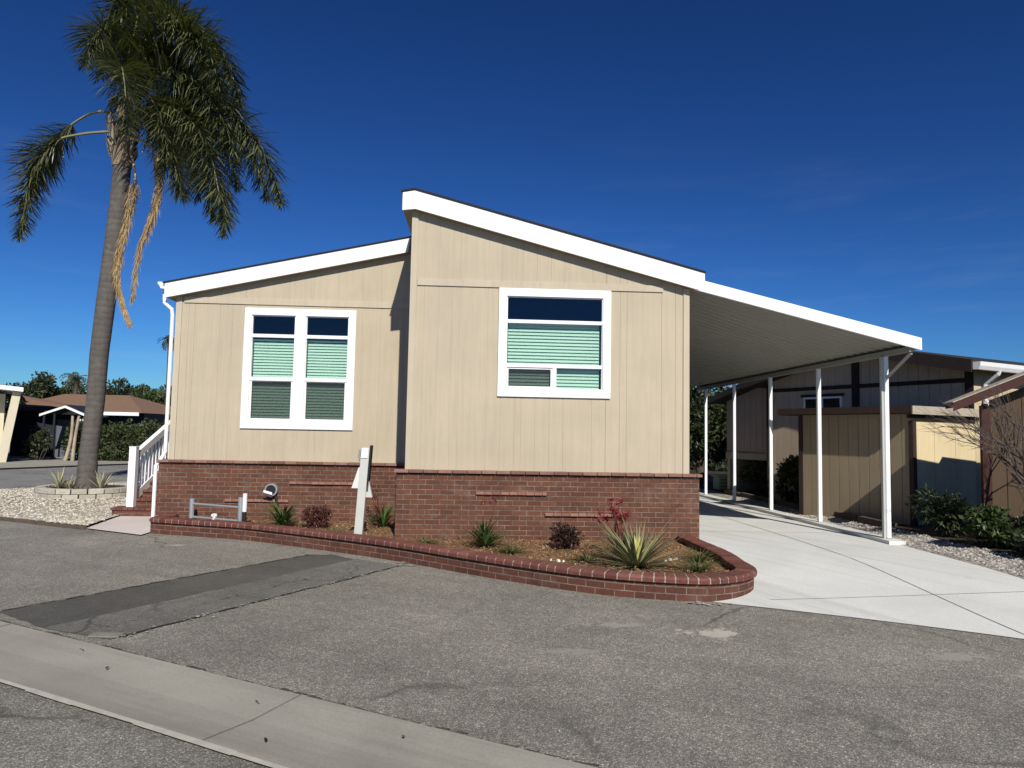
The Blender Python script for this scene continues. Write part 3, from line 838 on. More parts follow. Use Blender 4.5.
# belly bands and corner boards
tb = MB()
tb.prism([(.10, 3.465), (3.62, 3.465), (3.62, 3.56), (.10, 3.56)], -.018, -.001, 'y')
tb.build('belly_band', M['trimtan'], H, bevel=.003)
tb = MB(); tb.box(XL + .12, -.02, P - .018, P - .001, 3.42, 3.52)
tb.build('belly_band', M['trimtan'], H, bevel=.003)
for (x0, x1, y, zt) in ((0.0, .09, 0, roofz(0)), (W1 - .085, W1 + .004, 0, roofz(W1)), (XL - .004, XL + .09, P, roofl(XL) + .02)):
    tb = MB(); tb.box(x0, x1, y - .02, y - .001, ZB + .002, zt); tb.build('corner_board', M['trimtan'], H, bevel=.003)

# brick base
bb = MB()
bb.box(-.10, W1 + .115, -.12, P, -.28, ZB - .05)
bb.box(XL - .10, -.10, P - .12, P + 14, -.28, ZB - .05)
bb.box(-.09, W1 + .115, P, P + 14, -.28, ZB - .052)
bo = bb.build('brick_base', M['brick'], H)
def ledge(mb, x0, x1, y, z0=ZB - .036, z1=ZB + .004, ext=.045, depth=.17):
    x = x0
    while x < x1 - .03:
        l = min(.2, x1 - x)
        mb.box(x + .003, x + l - .003, y - ext + U(-.002, .002), y + depth, z0, z1 + U(-.002, .002)); x += l
lb = MB(); ledge(lb, -.135, W1 + .15, -.12); lb.build('brick_ledge', M['ledge'], H, bevel=.006)
lb = MB(); ledge(lb, XL - .13, -.14, P - .12)
x = P - .1
while x < 12: lb.box(XL - .13, XL + .02, x + .06, x + .24, ZB - .05, ZB + .003); x += .2
lb.build('brick_ledge', M['ledge'], H, bevel=.006)
for (x0, x1, z, y) in ((.99, 1.97, .575, -.12), (1.95, 2.98, .295, -.12), (-1.98, -.93, .545, P - .12), (-2.98, -1.98, .255, P - .12)):
    vb = MB(); x = x0
    while x < x1 - .03:
        l = min(.115, x1 - x); vb.box(x + .002, x + l - .002, y - .035 + U(-.004, .004), y + .01, z - .022, z + .018); x += l
    vb.build('brick_vent_ledge', mat_island('vent brick', [(.24, .11, .075), (.30, .16, .12), (.16, .065, .045)], .8) if 'vb' not in M else M['vb'], H, bevel=.004)

# roofs
OH = .135
rb = MB()
rb.prism([(-.12, roofz(0) - .02), (.05, roofz(.05) + .002), (4.12, roofz(4.12) + .002), (4.12, roofz(4.12) + .22), (.05, roofz(.05) + .22), (-.12, roofz(0) + .19)], -OH + .029, YB + .3, 'y')
rb.prism([(-4.07, roofl(-4.07) + .002), (-.002, roofl(0) + .002), (-.002, roofl(0) + .21), (-4.07, roofl(-4.07) + .21)], P - OH + .029, YB + .3, 'y')
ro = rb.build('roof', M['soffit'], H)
sb = MB()
sb.prism([(-.15, roofz(0) + .218), (.04, roofz(.04) + .264), (4.2, roofz(4.2) + .262), (4.2, roofz(4.2) + .282), (.04, roofz(.04) + .286), (-.15, roofz(0) + .238)], -OH - .02, YB + .32, 'y')
sb.prism([(-4.12, roofl(-4.12) + .244), (-.004, roofl(0) + .244), (-.004, roofl(0) + .262), (-4.12, roofl(-4.12) + .262)], P - OH - .02, YB + .32, 'y')
sb.build('shingles', M['shingle'], ro)
fb = MB()
fb.prism([(-.13, roofz(0) - .045), (.05, roofz(.05) - .008), (4.19, roofz(4.19) - .012), (4.19, roofz(4.19) + .258), (.04, roofz(.04) + .262), (-.13, roofz(0) + .215)], -OH, -OH + .026, 'y')
fb.build('fascia', M['white'], H, bevel=.003)
fb = MB(); fb.box(-.125, -.122, -OH + .03, YB + .3, roofz(0) - .02, roofz(0) + .19)
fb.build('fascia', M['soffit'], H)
fb = MB(); fb.prism([(-4.09, roofl(-4.09)), (-.21, roofl(-.21) + .003), (-.17, roofl(-.17) + .242), (-4.09, roofl(-4.09) + .242)], P - OH, P - OH + .026, 'y')
fb.build('fascia', M['white'], H, bevel=.003)
gb = MB(); gb.box(-4.085, -4.072, P - OH + .03, YB, roofl(-4.07) + .01, roofl(-4.07) + .235)
gb.build('fascia', M['white'], H)
# left gutter with downspout
gb = MB()
gb.prism([(-4.088, 3.735), (-4.22, 3.735), (-4.215, 3.70), (-4.19, 3.675), (-4.17, 3.63), (-4.088, 3.62)], P - .1, YB, 'y')
gb.build('roof_gutter', M['white'], H, bevel=.003)
gb = MB()
gb.tube([(-4.15, P + .02, 3.64), (-4.15, P + .02, 3.50), (-4.12, P - .03, 3.40), (-4.0, P - .035, 3.30), (-3.985, P - .035, 3.2), (-3.985, P - .035, 1.0), (-4.03, P - .10, .86), (-4.075, P - .14, .78), (-4.075, P - .14, -.15)], .029, 8)
gb.build('downspout', M['white'], H)

# ---- windows
def frame_rect(mb, x0, x1, z0, z1, wl, wr, wb_, wt_, y0, y1):
    mb.box(x0, x0 + wl, y0, y1, z0, z1); mb.box(x1 - wr, x1, y0, y1, z0, z1)
    mb.box(x0 + wl, x1 - wr, y0, y1, z0, z0 + wb_); mb.box(x0 + wl, x1 - wr, y0, y1, z1 - wt_, z1)
def pane(par, x0, x1, z0, z1, y, m=None):
    mb = MB(); mb.box(x0, x1, y, y + .004, z0, z1); return mb.build('glass_pane', m or M['glass'], par)
def blind(par, x0, x1, z0, z1, y, pitch=.048, drop=0):
    mb = MB(); z = z0 + .012
    while z < z1 - .02:
        # slat tilted so its outer face leans up
        a = R(62); c, s_ = math.cos(a) * .0255, math.sin(a) * .0255
        mb.add([(x0, y - c, z - s_), (x1, y - c, z - s_), (x1, y + c, z + s_), (x0, y + c, z + s_)], [(0, 1, 2, 3)])
        z += pitch
    mb.box(x0, x1, y - .02, y + .02, z1 - .025, z1)
    return mb.build('blind', M['blind'], par)
def room(par, x0, x1, z0, z1, y):
    mb = MB()
    y1 = y + .55
    v = [(x0, y, z0), (x1, y, z0), (x1, y, z1), (x0, y, z1), (x0, y1, z0), (x1, y1, z0), (x1, y1, z1 ), (x0, y1, z1)]
    mb.add(v, [(4, 5, 6, 7), (0, 1, 5, 4), (3, 7, 6, 2), (0, 4, 7, 3), (1, 2, 6, 5)])
    return mb.build('window_recess', M['dark'], par)

# right window
wmb = MB(); y = 0
frame_rect(wmb, 1.26, 2.865, 1.915, 3.462, .115, .115, .115, .115, -.03, .012)
Rw = wmb.build('window', M['white'], H, bevel=.004)
sm = MB()
ya, yb_ = -.012, .055
sm.box(1.376, 2.749, ya, yb_, 2.965, 3.015)            # transom bar
sm.box(1.376, 2.749, ya, yb_, 2.335, 2.385)            # lower bar
sm.box(2.035, 2.095, ya + .002, yb_, 2.031, 2.334)
frame_rect(sm, 1.376, 2.749, 2.031, 3.346, .012, .012, .012, .012, ya + .004, yb_)
frame_rect(sm, 1.392, 2.034, 2.046, 2.332, .022, .022, .022, .022, .004, .03)
sm.build('sash_frame', M['vinyl'], Rw, bevel=.002)
pane(Rw, 1.387, 2.738, 3.0155, 3.335, .02, M['darkglass'])
pane(Rw, 1.387, 2.738, 2.3855, 2.9645, .02); pane(Rw, 1.416, 2.012, 2.068, 2.31, .032); pane(Rw, 2.0955, 2.738, 2.042, 2.3345, .02)
ss = MB(); ss.box(1.414, 2.012, .010, .012, 2.068, 2.31); ss.build('insect_screen', M['screen'], Rw)
blind(Rw, 1.40, 2.715, 2.05, 2.975, .085)
room(Rw, 1.32, 2.81, 1.97, 3.41, .1)

# left window
wmb = MB(); y = P
frame_rect(wmb, -2.835, -1.035, 1.395, 3.365, .115, .115, .125, .115, y - .03, y + .012)
wmb.box(-2.015, -1.845, y - .029, y + .012, 1.521, 3.249)
Lw = wmb.build('window', M['white'], H, bevel=.004)
sm = MB()
for (x0, x1) in ((-2.719, -2.016), (-1.844, -1.151)):
    sm.box(x0, x1, y - .012, y + .055, 2.885, 2.94)
    sm.box(x0, x1, y - .016, y + .055, 2.175, 2.235)
    frame_rect(sm, x0, x1, 1.521, 3.249, .014, .014, .014, .014, y - .009, y + .055)
    frame_rect(sm, x0 + .015, x1 - .015, 1.537, 2.174, .022, .022, .026, .01, y - .004, y + .03)
sm.build('sash_frame', M['vinyl'], Lw, bevel=.002)
for (x0, x1) in ((-2.719, -2.016), (-1.844, -1.151)):
    pane(Lw, x0 + .012, x1 - .012, 2.9405, 3.237, y + .02, M['darkglass'])
    pane(Lw, x0 + .012, x1 - .012, 2.2355, 2.8845, y + .02); pane(Lw, x0 + .035, x1 - .035, 1.56, 2.17, y + .034)
    ss = MB(); ss.box(x0 + .035, x1 - .035, y + .010, y + .012, 1.56, 2.166); ss.build('insect_screen', M['screen'], Lw)
    blind(Lw, x0 + .02, x1 - .02, 1.535, 2.86, y + .085)
room(Lw, -2.77, -1.10, 1.46, 3.31, y + .1)

# ---- entry steps with railings on the left side
st = thing('entry_steps', (-4.6, 2.9, ZA), 'red brick entry steps climbing beside the left house wall', 'steps')
sx0, sx1 = -5.36, -4.12
mb = MB(); cpn = MB()
for i in range(6):
    y0 = 2.86 + i * .27; z1 = ZA + .03 + .135 * (i + 1)
    mb.box(sx0 + (0 if i == 0 else .18), sx1, y0, 6.5, ZA - .05 if i == 0 else z1 - .19, z1 - .045)
    x = sx0 + (0 if i == 0 else .18) - .02
    while x < sx1 - .05:
        l = min(.1, sx1 - x); cpn.box(x + .004, x + l - .004, y0 - .025, y0 + .28 if i < 5 else 6.5, z1 - .044, z1); x += l
mb.build('step_body', M['brick'], st); cpn.build('step_treads', M['capbrick'], st, bevel=.006)
rl = thing('stair_railing', (-4.95, 3.1, ZA + .16), 'white wooden stair railing with square newel post left of the house', 'railing')
def rail(par, x, y0, z0, k, L, newel, nw_=.06):
    mb = MB(); mb.box(x - nw_, x + nw_, y0 - nw_, y0 + nw_, z0, z0 + newel); mb.box(x - nw_ - .005, x + nw_ + .005, y0 - nw_ - .005, y0 + nw_ + .005, z0 + newel, z0 + newel + .02)
    mb.build('newel_post', M['white'], par, bevel=.006)
    ye = y0 + L
    mb = MB()
    zt = z0 + newel - .07
    mb.prism([(y0 + .06, zt - .14), (ye, zt - .14 + k * L), (ye, zt + k * L), (y0 + .06, zt)], x - .045, x + .045, 'x')
    mb.build('hand_rail', M['white'], par, bevel=.006)
    mb = MB(); zl = z0 + .16
    mb.prism([(y0 + .06, zl - .06), (ye, zl - .06 + k * L), (ye, zl + .11 + k * L), (y0 + .06, zl + .11)], x - .03, x + .03, 'x')
    mb.build('bottom_rail', M['white'], par, bevel=.006)
    n = int(L / .13)
    for i in range(1, n):
        yy = y0 + .05 + i * L / n; o = k * (yy - y0)
        mb = MB(); mb.box(x - .018, x + .018, yy - .018, yy + .018, zl + .09 + o, zt - .13 + o); mb.build('baluster', M['white'], par)
rail(rl, -5.13, 3.06, ZA + .13, .40, 1.75, 1.08)
rl2 = thing('stair_railing', (-5.36, 3.3, ZA), 'shorter white stair railing behind the square newel post of the longer one', 'railing')
rail(rl2, -5.60, 3.92, ZA + .10, .45, .75, .80, .026)

# ---- wall fittings
vt = thing('wall_vent', (-2.27, P - .12, .36), 'round grey metal vent hood with white flap on the brick base', 'vent')
mb = MB(); n = 20
mb.tube([(-2.25, P - .119, .43), (-2.25, P - .20, .43)], .10, n); mb.build('vent_ring', M['galv'], vt)
mb = MB(); mb.tube([(-2.25, P - .201, .43), (-2.25, P - .206, .43)], .078, n); mb.build('vent_mouth', M['black'], vt)
mb = MB(); mb.add([(-2.37, P - .21, .34), (-2.22, P - .21, .31), (-2.20, P - .30, .36), (-2.33, P - .32, .40), (-2.37, P - .205, .37), (-2.22, P - .205, .345), (-2.20, P - .295, .40), (-2.33, P - .315, .44)], [(0, 3, 2, 1), (4, 5, 6, 7), (0, 1, 5, 4), (1, 2, 6, 5), (2, 3, 7, 6), (3, 0, 4, 7)])
mb.build('vent_flap', M['pvc'], vt, bevel=.004)
mb = MB(); mb.tube([(-2.18, P - .16, .33), (-2.15, P - .17, .18), (-2.12, P - .18, .02)], .022, 8); mb.build('drain_pipe', M['black'], vt)

pr = thing('pipe_rack', (-2.95, 1.1, -.06), 'grey galvanised pipe rack standing in the left end of the brick planter', 'pipe rack')
PA, PB = Vector((-3.38, 1.30, 0)), Vector((-2.50, .86, 0))
for p, h in ((PA, .30), (PB, .37)):
    mb = MB(); mb.tube([(p.x, p.y, -.12), (p.x, p.y, h)], .036, 12); mb.build('post', M['galv'], pr)
for z in (.20, -.0):
    mb = MB(); mb.tube([(PA.x, PA.y, z + .02), (PB.x, PB.y, z + .02)], .018, 8); mb.build('rail', M['galv'], pr)
mb = MB(); c = PA.lerp(PB, .48); mb.tube([(c.x, c.y, -.12), (c.x, c.y, .10)], .026, 8); mb.tube([(c.x - .04, c.y, .07), (c.x + .04, c.y, .07)], .022, 8); mb.build('valve', M['ivory'], pr)
mb = MB(); mb.tube([(PB.x + .065, PB.y - .01, -.1), (PB.x + .065, PB.y - .01, .16)], .03, 10); mb.build('standpipe', M['black'], pr)  # black tube put in for the dark shadow below the white pipe
mb = MB(); mb.tube([(PB.x + .065, PB.y - .01, .161), (PB.x + .065, PB.y - .01, .43)], .032, 10); mb.build('standpipe', M['pvc'], pr)

up = thing('utility_post', (-.53, -.22, -.06), 'pale grey square wooden post with wedge brackets standing in the brick planter', 'post')
lean = .055
def lx(z): return -.58 + (z + .06) * lean
mb = MB(); z0, z1 = -.10, 1.17
def postbox(mb, za, zb, x0, x1, y0, y1):
    v = [(lx(za) + x0, y0, za), (lx(za) + x1, y0, za), (lx(za) + x1, y1, za), (lx(za) + x0, y1, za), (lx(zb) + x0, y0, zb), (lx(zb) + x1, y0, zb), (lx(zb) + x1, y1, zb), (lx(zb) + x0, y1, zb)]
    mb.add(v, [(0, 3, 2, 1), (4, 5, 6, 7), (0, 1, 5, 4), (1, 2, 6, 5), (2, 3, 7, 6), (3, 0, 4, 7)])
postbox(mb, z0, z1, -.055, .055, -.25, -.14); mb.build('shaft', M['greypaint'], up, bevel=.005)
mb = MB(); postbox(mb, .70, 1.20, .056, .08, -.245, -.10); mb.build('black_side_strip', M['black'], up)  # black strip on the right of the shaft's upper part
mb = MB(); x = lx(.7)
mb.prism([(lx(.9) - .056, .90), (lx(.9) - .075, .90), (lx(.62) - .145, .62), (lx(.62) - .056, .62)], -.235, -.16, 'y'); mb.build('bracket', M['ivory'], up, bevel=.004)
mb = MB(); mb.prism([(lx(.72) + .081, .72), (lx(.5) + .145, .50), (lx(.5) + .056, .50), (lx(.57) + .056, .57), (lx(.57) + .081, .579)], -.235, -.16, 'y'); mb.build('bracket', M['greypaint'], up, bevel=.004)
mb = MB(); postbox(mb, 1.03, 1.16, -.05, .04, -.262, -.2505); mb.build('number_plate', M['pvc'], up, bevel=.003)
mb = MB(); mb.tube([(lx(1.12) - .07, -.2, 1.14), (lx(1.05) - .08, -.2, 1.06), (lx(1.0) - .062, -.2, .98)], .018, 8); mb.build('conduit', M['galv'], up)

# ------------------------------------------------------------------ carport
CP = thing('carport', (5.7, 4, 0), 'white metal carport with slanting flat roof attached to the right of the tan house', 'carport')
XR = 6.93
def cz(x): return 3.485 - .305 * (x - 4.09)      # bottom line of the front fascia
def cyf(x): return -.125 - .238 * (x - 4.09)     # the front edge runs slightly forward to the right
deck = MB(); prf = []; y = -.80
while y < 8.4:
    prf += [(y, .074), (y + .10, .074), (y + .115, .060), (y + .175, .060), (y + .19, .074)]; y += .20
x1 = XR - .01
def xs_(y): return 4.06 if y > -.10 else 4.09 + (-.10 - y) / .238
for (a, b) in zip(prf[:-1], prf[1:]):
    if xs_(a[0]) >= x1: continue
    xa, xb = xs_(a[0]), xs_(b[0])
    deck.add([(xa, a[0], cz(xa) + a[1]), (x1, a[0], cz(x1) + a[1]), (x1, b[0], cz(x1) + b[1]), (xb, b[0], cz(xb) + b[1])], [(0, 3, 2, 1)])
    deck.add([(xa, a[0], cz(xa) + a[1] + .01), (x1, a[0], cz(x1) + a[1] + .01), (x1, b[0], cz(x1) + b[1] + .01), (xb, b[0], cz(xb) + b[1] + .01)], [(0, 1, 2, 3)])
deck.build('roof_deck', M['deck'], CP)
mb = MB()
xl, xr = 4.05, XR
v = []
for (x, dy) in ((xl, 0), (xr, 0), (xr, .036), (xl, .036)): v += [(x, cyf(x) + dy, cz(x)), (x, cyf(x) + dy, cz(x) + .165)]
mb.add(v, [(0, 2, 3, 1), (2, 4, 5, 3), (4, 6, 7, 5), (6, 0, 1, 7), (1, 3, 5, 7), (0, 6, 4, 2)]); mb.build('fascia', M['white'], CP, bevel=.003)
bt_ = cz(6.88) + .044
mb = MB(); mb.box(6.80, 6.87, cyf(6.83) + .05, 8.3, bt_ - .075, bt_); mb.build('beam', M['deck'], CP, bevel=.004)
mb = MB(); mb.box(6.872, 6.905, cyf(6.9) + .05, 8.3, bt_ - .05, bt_ + .012); mb.build('gutter', M['offwhite'], CP, bevel=.004)
for i in range(5):
    yy = -.13 + i * 1.957 + .02; zb = drive_z(6.83, yy); zt_ = bt_ - .076
    mb = MB(); xx = 6.83
    mb.box(xx - .024, xx + .032, yy - .032, yy + .032, zb, zt_)
    mb.box(xx - .029, xx - .024, yy - .024, yy - .008, zb, zt_); mb.box(xx - .029, xx - .024, yy + .008, yy + .024, zb, zt_)
    p_ = mb.build('post', M['white'], CP, bevel=.003)
    mb = MB(); mb.box(xx - .04, xx + .045, yy - .045, yy + .045, zb + .05, zb + .062); mb.build('foot_plate', M['galv'], p_)
mb = MB(); yy = -.11; mb.box(6.762, 6.798, yy - .02, yy + .03, drive_z(6.76, yy), bt_ - .08); mb.build('downspout', M['offwhite'], CP, bevel=.005)
mb = MB(); mb.tube([(6.835, -.15, 2.30), (6.845, cyf(6.85) + .08, bt_ - .085)], .03, 4); mb.build('brace', M['deck'], CP)

# ------------------------------------------------------------------ neighbour on the right (rotated lot)
NO = Vector((8.1, 1.25, .06)); ra = R(24); ca, sa = math.cos(ra), math.sin(ra)
def nx(p): return (NO.x + p[0] * ca - p[1] * sa, NO.y + p[0] * sa + p[1] * ca, NO.z + p[2])
def nmb(): return MB(nx)
S = thing('garden_shed', nx((.8, 1.1, 0)), 'tan lean-to shed with brown trim beside the pebble strip right of the carport', 'shed')
def siding_n(mb, a, b, z0, zt, fixed, axis, groove=.2, flip=1):
    """grooved siding in local coords; axis 'y': wall along y' at x'=fixed facing -x' ; axis 'x': along x' at y'=fixed facing -y'"""
    x = a
    P_ = (lambda s, z, d: (fixed + d, s, z)) if axis == 'y' else (lambda s, z, d: (s, fixed + d, z))
    def q(s0, s1, d0, d1):
        f = (0, 3, 2, 1) if axis == 'y' else (0, 1, 2, 3)
        mb.add([P_(s0, z0, d0), P_(s1, z0, d1), P_(s1, zt(s1), d1), P_(s0, zt(s0), d0)], [f])
    while x < b - 1e-6:
        e = min(x + groove, b)
        q(x, e - .014, 0, 0); q(e - .014, e - .012, 0, .01); q(e - .012, e - .002, .01, .01); q(e - .002, e, .01, 0)
        x = e
mb = nmb()
ez = lambda s: 1.80 - .015 * s
siding_n(mb, 0, 2.25, -.1, lambda s: 1.83, 0, 'y', .2)
mb.box(.02, 1.74, 2.15, 2.25, -.1, 1.83)
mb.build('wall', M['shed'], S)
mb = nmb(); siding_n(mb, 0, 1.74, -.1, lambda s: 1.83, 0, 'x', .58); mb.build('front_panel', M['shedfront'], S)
mb = nmb(); mb.box(-.016, .07, -.018, -.001, -.1, 1.66); mb.box(-.018, -.001, -.016, .06, -.1, 1.66); mb.build('corner_trim', M['shedtrim'], S)
mb = nmb(); mb.box(-.018, -.001, 2.17, 2.26, -.1, 1.78); mb.build('corner_trim', M['shedtrim'], S)
mb = nmb(); mb.box(-.2, 1.75, -.12, 2.55, 1.78, 1.90); so_ = mb.build('roof', M['shingle'], S)
mb = nmb(); mb.box(-.2, 1.75, -.14, -.122, 1.77, 1.905); mb.build('fascia', M['shedfascia'], S)
mb = nmb(); mb.box(-.18, 1.75, -.06, -.02, 1.70, 1.768); mb.build('eave_shade_strip', M['shedtrim'], S)  # dark strip added where the front fascia's shadow falls
mb = nmb(); mb.box(-.222, -.202, -.13, 2.58, 1.79, 1.905); mb.build('fascia', M['shedtrim'], S)

NH = thing('neighbour_house', nx((4, 2.4, 0)), 'brown sided gabled neighbour house with dark trim rising behind the tan shed', 'house')
X0 = 1.76
def gz(s): return 3.13 - .22 * abs(s - 2.33)
mb = nmb()
siding_n(mb, .02, 4.66, -.1, lambda s: gz(s), X0, 'y', .2)
mb.box(X0 + .02, 12, 4.60, 4.66, -.1, gz(4.6)); mb.box(11.9, 12, .05, 4.6, -.1, 2.6)
mb.build('gable_wall', M['nwall'], NH)
mb = nmb(); siding_n(mb, X0, 12, -.1, lambda s: 2.62, .02, 'x', .3); mb.build('front_wall', M['nfront'], NH)
mb = nmb()
mb.box(X0 - .022, X0 - .002, .10, 4.6, 2.39, 2.47); mb.build('belly_trim', M['ntrim'], NH)
mb = nmb(); mb.box(X0 - .024, X0 - .002, 2.25, 2.42, 1.9, 2.389); mb.box(X0 - .024, X0 - .002, 2.25, 2.42, 2.471, 3.3); mb.build('ridge_trim', M['ntrim'], NH)
mb = nmb(); mb.box(X0 - .026, X0 - .002, .015, .16, -.1, 2.6); mb.build('corner_trim', M['ntrim'], NH)
mb = nmb(); mb.box(X0 - .026, X0 - .002, 4.56, 4.67, -.1, 2.58); mb.build('corner_trim', M['ntrim'], NH)
mb = nmb()
e0, e1 = -.20, 5.05
for (a, b) in ((e0, 2.33), (2.33, e1)):
    za, zb = gz(a), gz(b)
    mb.prism([(a, za), (b, zb), (b, zb + .17), (a, za + .17)], X0 - .42, 12.3, 'x')
nr = mb.build('roof', M['shingle'], NH)
mb = nmb()
for (a, b) in ((e0, 2.33), (2.33, e1)):
    za, zb = gz(a), gz(b)
    mb.prism([(a, za - .05), (b, zb - .05), (b, zb + .15), (a, za + .15)], X0 - .445, X0 - .422, 'x')
mb.build('rake_board', M['ntrim'], NH)
mb = nmb(); zz = gz(e0)
mb.prism([(e0 - .13, zz + .13), (e0 - .002, zz + .13), (e0 - .002, zz - .0), (e0 - .09, zz - .0), (e0 - .12, zz + .06)], X0 - .40, 12, 'x'); mb.build('roof_gutter', M['white'], NH)
mb = nmb(); mb.tube([(X0 + .25, e0 - .07, zz), (X0 + .25, e0 - .05, zz - .05), (X0 + .25, -.04, zz - .22), (X0 + .25, -.04, -.1)], .04, 8); mb.build('downspout', M['white'], NH)
mb = nmb(); y0, y1, z0, z1 = 2.66, 3.62, 1.92, 2.24
mb.box(X0 - .03, X0 - .002, y0, y1, z0, z0 + .04); mb.box(X0 - .03, X0 - .002, y0, y1, z1 - .04, z1)
for yy in (y0, (y0 + y1) / 2 - .02, y1 - .04): mb.box(X0 - .03, X0 - .002, yy, yy + .04, z0 + .04, z1 - .04)
nw = mb.build('window', M['white'], NH)
mb = nmb(); mb.box(X0 - .014, X0 - .004, y0 + .04, y1 - .04, z0 + .04, z1 - .04); mb.build('glass_pane', mat_plain('dark window pane', (.015, .02, .025), .1, .2, 4, .6), nw)
mb = nmb(); mb.box(X0 - .034, X0 - .03, y0 - .07, y1 + .07, z1 + .002, z1 + .06); mb.build('trim', M['ntrim'], nw)
for k in range(9):
    pass
# back wing with a low white band
wg = nmb()
siding_n(wg, 4.9, 6.5, .95, lambda s: 2.80 - .30 * abs(s - 4.7), X0 + .5, 'y', .2)
wg.build('wing_wall', mat_siding('wing siding', (.48, .38, .32)), NH)
wg = nmb(); wg.box(X0 + .46, X0 + .52, 4.9, 6.5, .78, .945); wg.box(X0 + .52, 8, 6.4, 6.5, -.1, 2.1); wg.build('wing_skirt', M['shedfascia'], NH)
wg = nmb(); wg.prism([(4.7, 2.82), (6.75, 2.20), (6.75, 2.34), (4.7, 2.96)], X0 + .1, 9, 'x'); wg.build('wing_roof', M['shingle'], NH)
wg = nmb(); wg.box(X0 + .3, X0 + .42, 4.88, 4.98, .2, 2.7); wg.build('corner_post', M['ntrim'], NH)

RO = Vector((8.18, -.27, .02)); rb_ = R(-20); cb_, sb_ = math.cos(rb_), math.sin(rb_)
def rx(p): return (RO.x + p[0] * cb_ - p[1] * sb_, RO.y + p[0] * sb_ + p[1] * cb_, RO.z + p[2])
def rmb(): return MB(rx)
RS = thing('porch_shed', rx((1, .5, 0)), 'red brown gabled outbuilding with tan panels at the right edge behind bare branches', 'outbuilding')
mb = rmb(); siding_n(mb, .055, 5.2, -.15, lambda s: 1.95 + .43 * min(s, 5.2 - s), 0, 'x', .2)
mb.box(.0, .05, .02, .14, -.15, 1.93); mb.prism([(.55, -.15), (4.6, -.15), (4.6, 2.95), (2.6, 3.02), (.55, 2.02)], .16, .95, 'y'); mb.build('panel_wall_shade_body', M['redpanel'], RS)  # includes an unseen rear body, shaped to shade the shed's front panel
mb = rmb(); mb.box(-.055, .05, -.055, .05, -.15, 1.90); mb.build('corner_post', M['redwood'], RS)
rk = lambda x: 1.85 + .45 * (x + .46)
mb = rmb(); mb.prism([(-.45, rk(-.45)), (2.6, rk(2.6)), (5.65, rk(-.45)), (5.65, rk(-.45) + .08), (2.6, rk(2.6) + .08), (-.45, rk(-.45) + .08)], -.28, .15, 'y'); mb.build('roof', M['redwood'], RS)  # out-of-view peak set far right so its shadow spans the shed front
mb = rmb(); mb.prism([(-.47, rk(-.47) - .04), (2.6, rk(2.6) - .06), (2.6, rk(2.6) + .08), (-.47, rk(-.47) + .075)], -.31, -.282, 'y'); mb.build('rake_board', M['redwood'], RS)
mb = rmb(); mb.prism([(-.48, rk(-.48) + .082), (2.6, rk(2.6) + .082), (2.6, rk(2.6) + .10), (-.48, rk(-.48) + .098)], -.32, .17, 'y'); mb.build('drip_edge', M['shedfascia'], RS)

# plants on the neighbour's edge
def bush(name, c, r, n, L, W, m, label, cat, shell=.35, stems=6, droop=.1, group=None, bm='bark'):
    t = thing(name, (c[0], c[1], c[2]), label, cat, group)
    mb = MB()
    for i in range(stems):
        d = rnd_dir(); d.z = abs(d.z) + .4; d.normalize()
        limb(mb, (c[0] + U(-.05, .05), c[1] + U(-.05, .05), c[2]), (c[0] + d.x * r[0] * .8, c[1] + d.y * r[1] * .8, c[2] + r[2] * (.8 + .8 * d.z)), .012 * r[2] + .006, .004, .15, 4, 5)
    mb.build('stem', M[bm], t)
    mb = MB(); bl = []
    for i in range(7):
        a = U(0, 6.28); q = U(.2, .6)
        bl.append(((c[0] + math.cos(a) * q * r[0], c[1] + math.sin(a) * q * r[1], c[2] + r[2] * U(.5, 1.35)), (r[0] * U(.4, .6), r[1] * U(.4, .6), r[2] * U(.35, .6))))
    leaf_cloud(mb, bl, n, L, W, droop, shell)
    mb.build('foliage', m, t)
    return t
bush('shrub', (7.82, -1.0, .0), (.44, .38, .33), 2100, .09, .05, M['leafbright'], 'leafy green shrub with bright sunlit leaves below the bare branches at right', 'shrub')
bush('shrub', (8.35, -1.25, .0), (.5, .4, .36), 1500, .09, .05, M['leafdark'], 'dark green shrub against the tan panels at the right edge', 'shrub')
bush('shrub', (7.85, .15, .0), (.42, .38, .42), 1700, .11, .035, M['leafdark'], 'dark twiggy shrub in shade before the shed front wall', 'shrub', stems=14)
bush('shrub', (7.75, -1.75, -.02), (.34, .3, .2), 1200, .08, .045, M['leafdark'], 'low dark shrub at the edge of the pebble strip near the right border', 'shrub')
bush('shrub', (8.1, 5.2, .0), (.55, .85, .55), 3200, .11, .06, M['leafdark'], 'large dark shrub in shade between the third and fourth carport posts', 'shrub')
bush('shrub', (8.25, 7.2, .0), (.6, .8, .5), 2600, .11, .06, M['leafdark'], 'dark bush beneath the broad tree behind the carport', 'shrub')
bt = thing('bare_tree', (8.15, -1.05, .0), 'leafless small tree with thin forking branches at the right edge', 'tree')
mb = MB(); tw = MB()
def fork(mb, p, d, L, r, lev):
    e = p + d * L
    limb(mb, p, e, r, r * .62, .08, 4, 5)
    if lev == 0: return
    for i in range(random.choice([2, 3, 3])):
        nd = (d + rnd_dir() * .62 + Vector((-.12, 0, .16))).normalized()
        q = p + d * L * U(.55, 1.0)
        fork(mb, q, nd, L * U(.62, .82), r * .55, lev - 1)
b0 = Vector((8.15, -1.05, .0)); limb(mb, b0, b0 + Vector((.02, 0, .95)), .05, .04, .05); mb.build('trunk', M['bark'], bt)
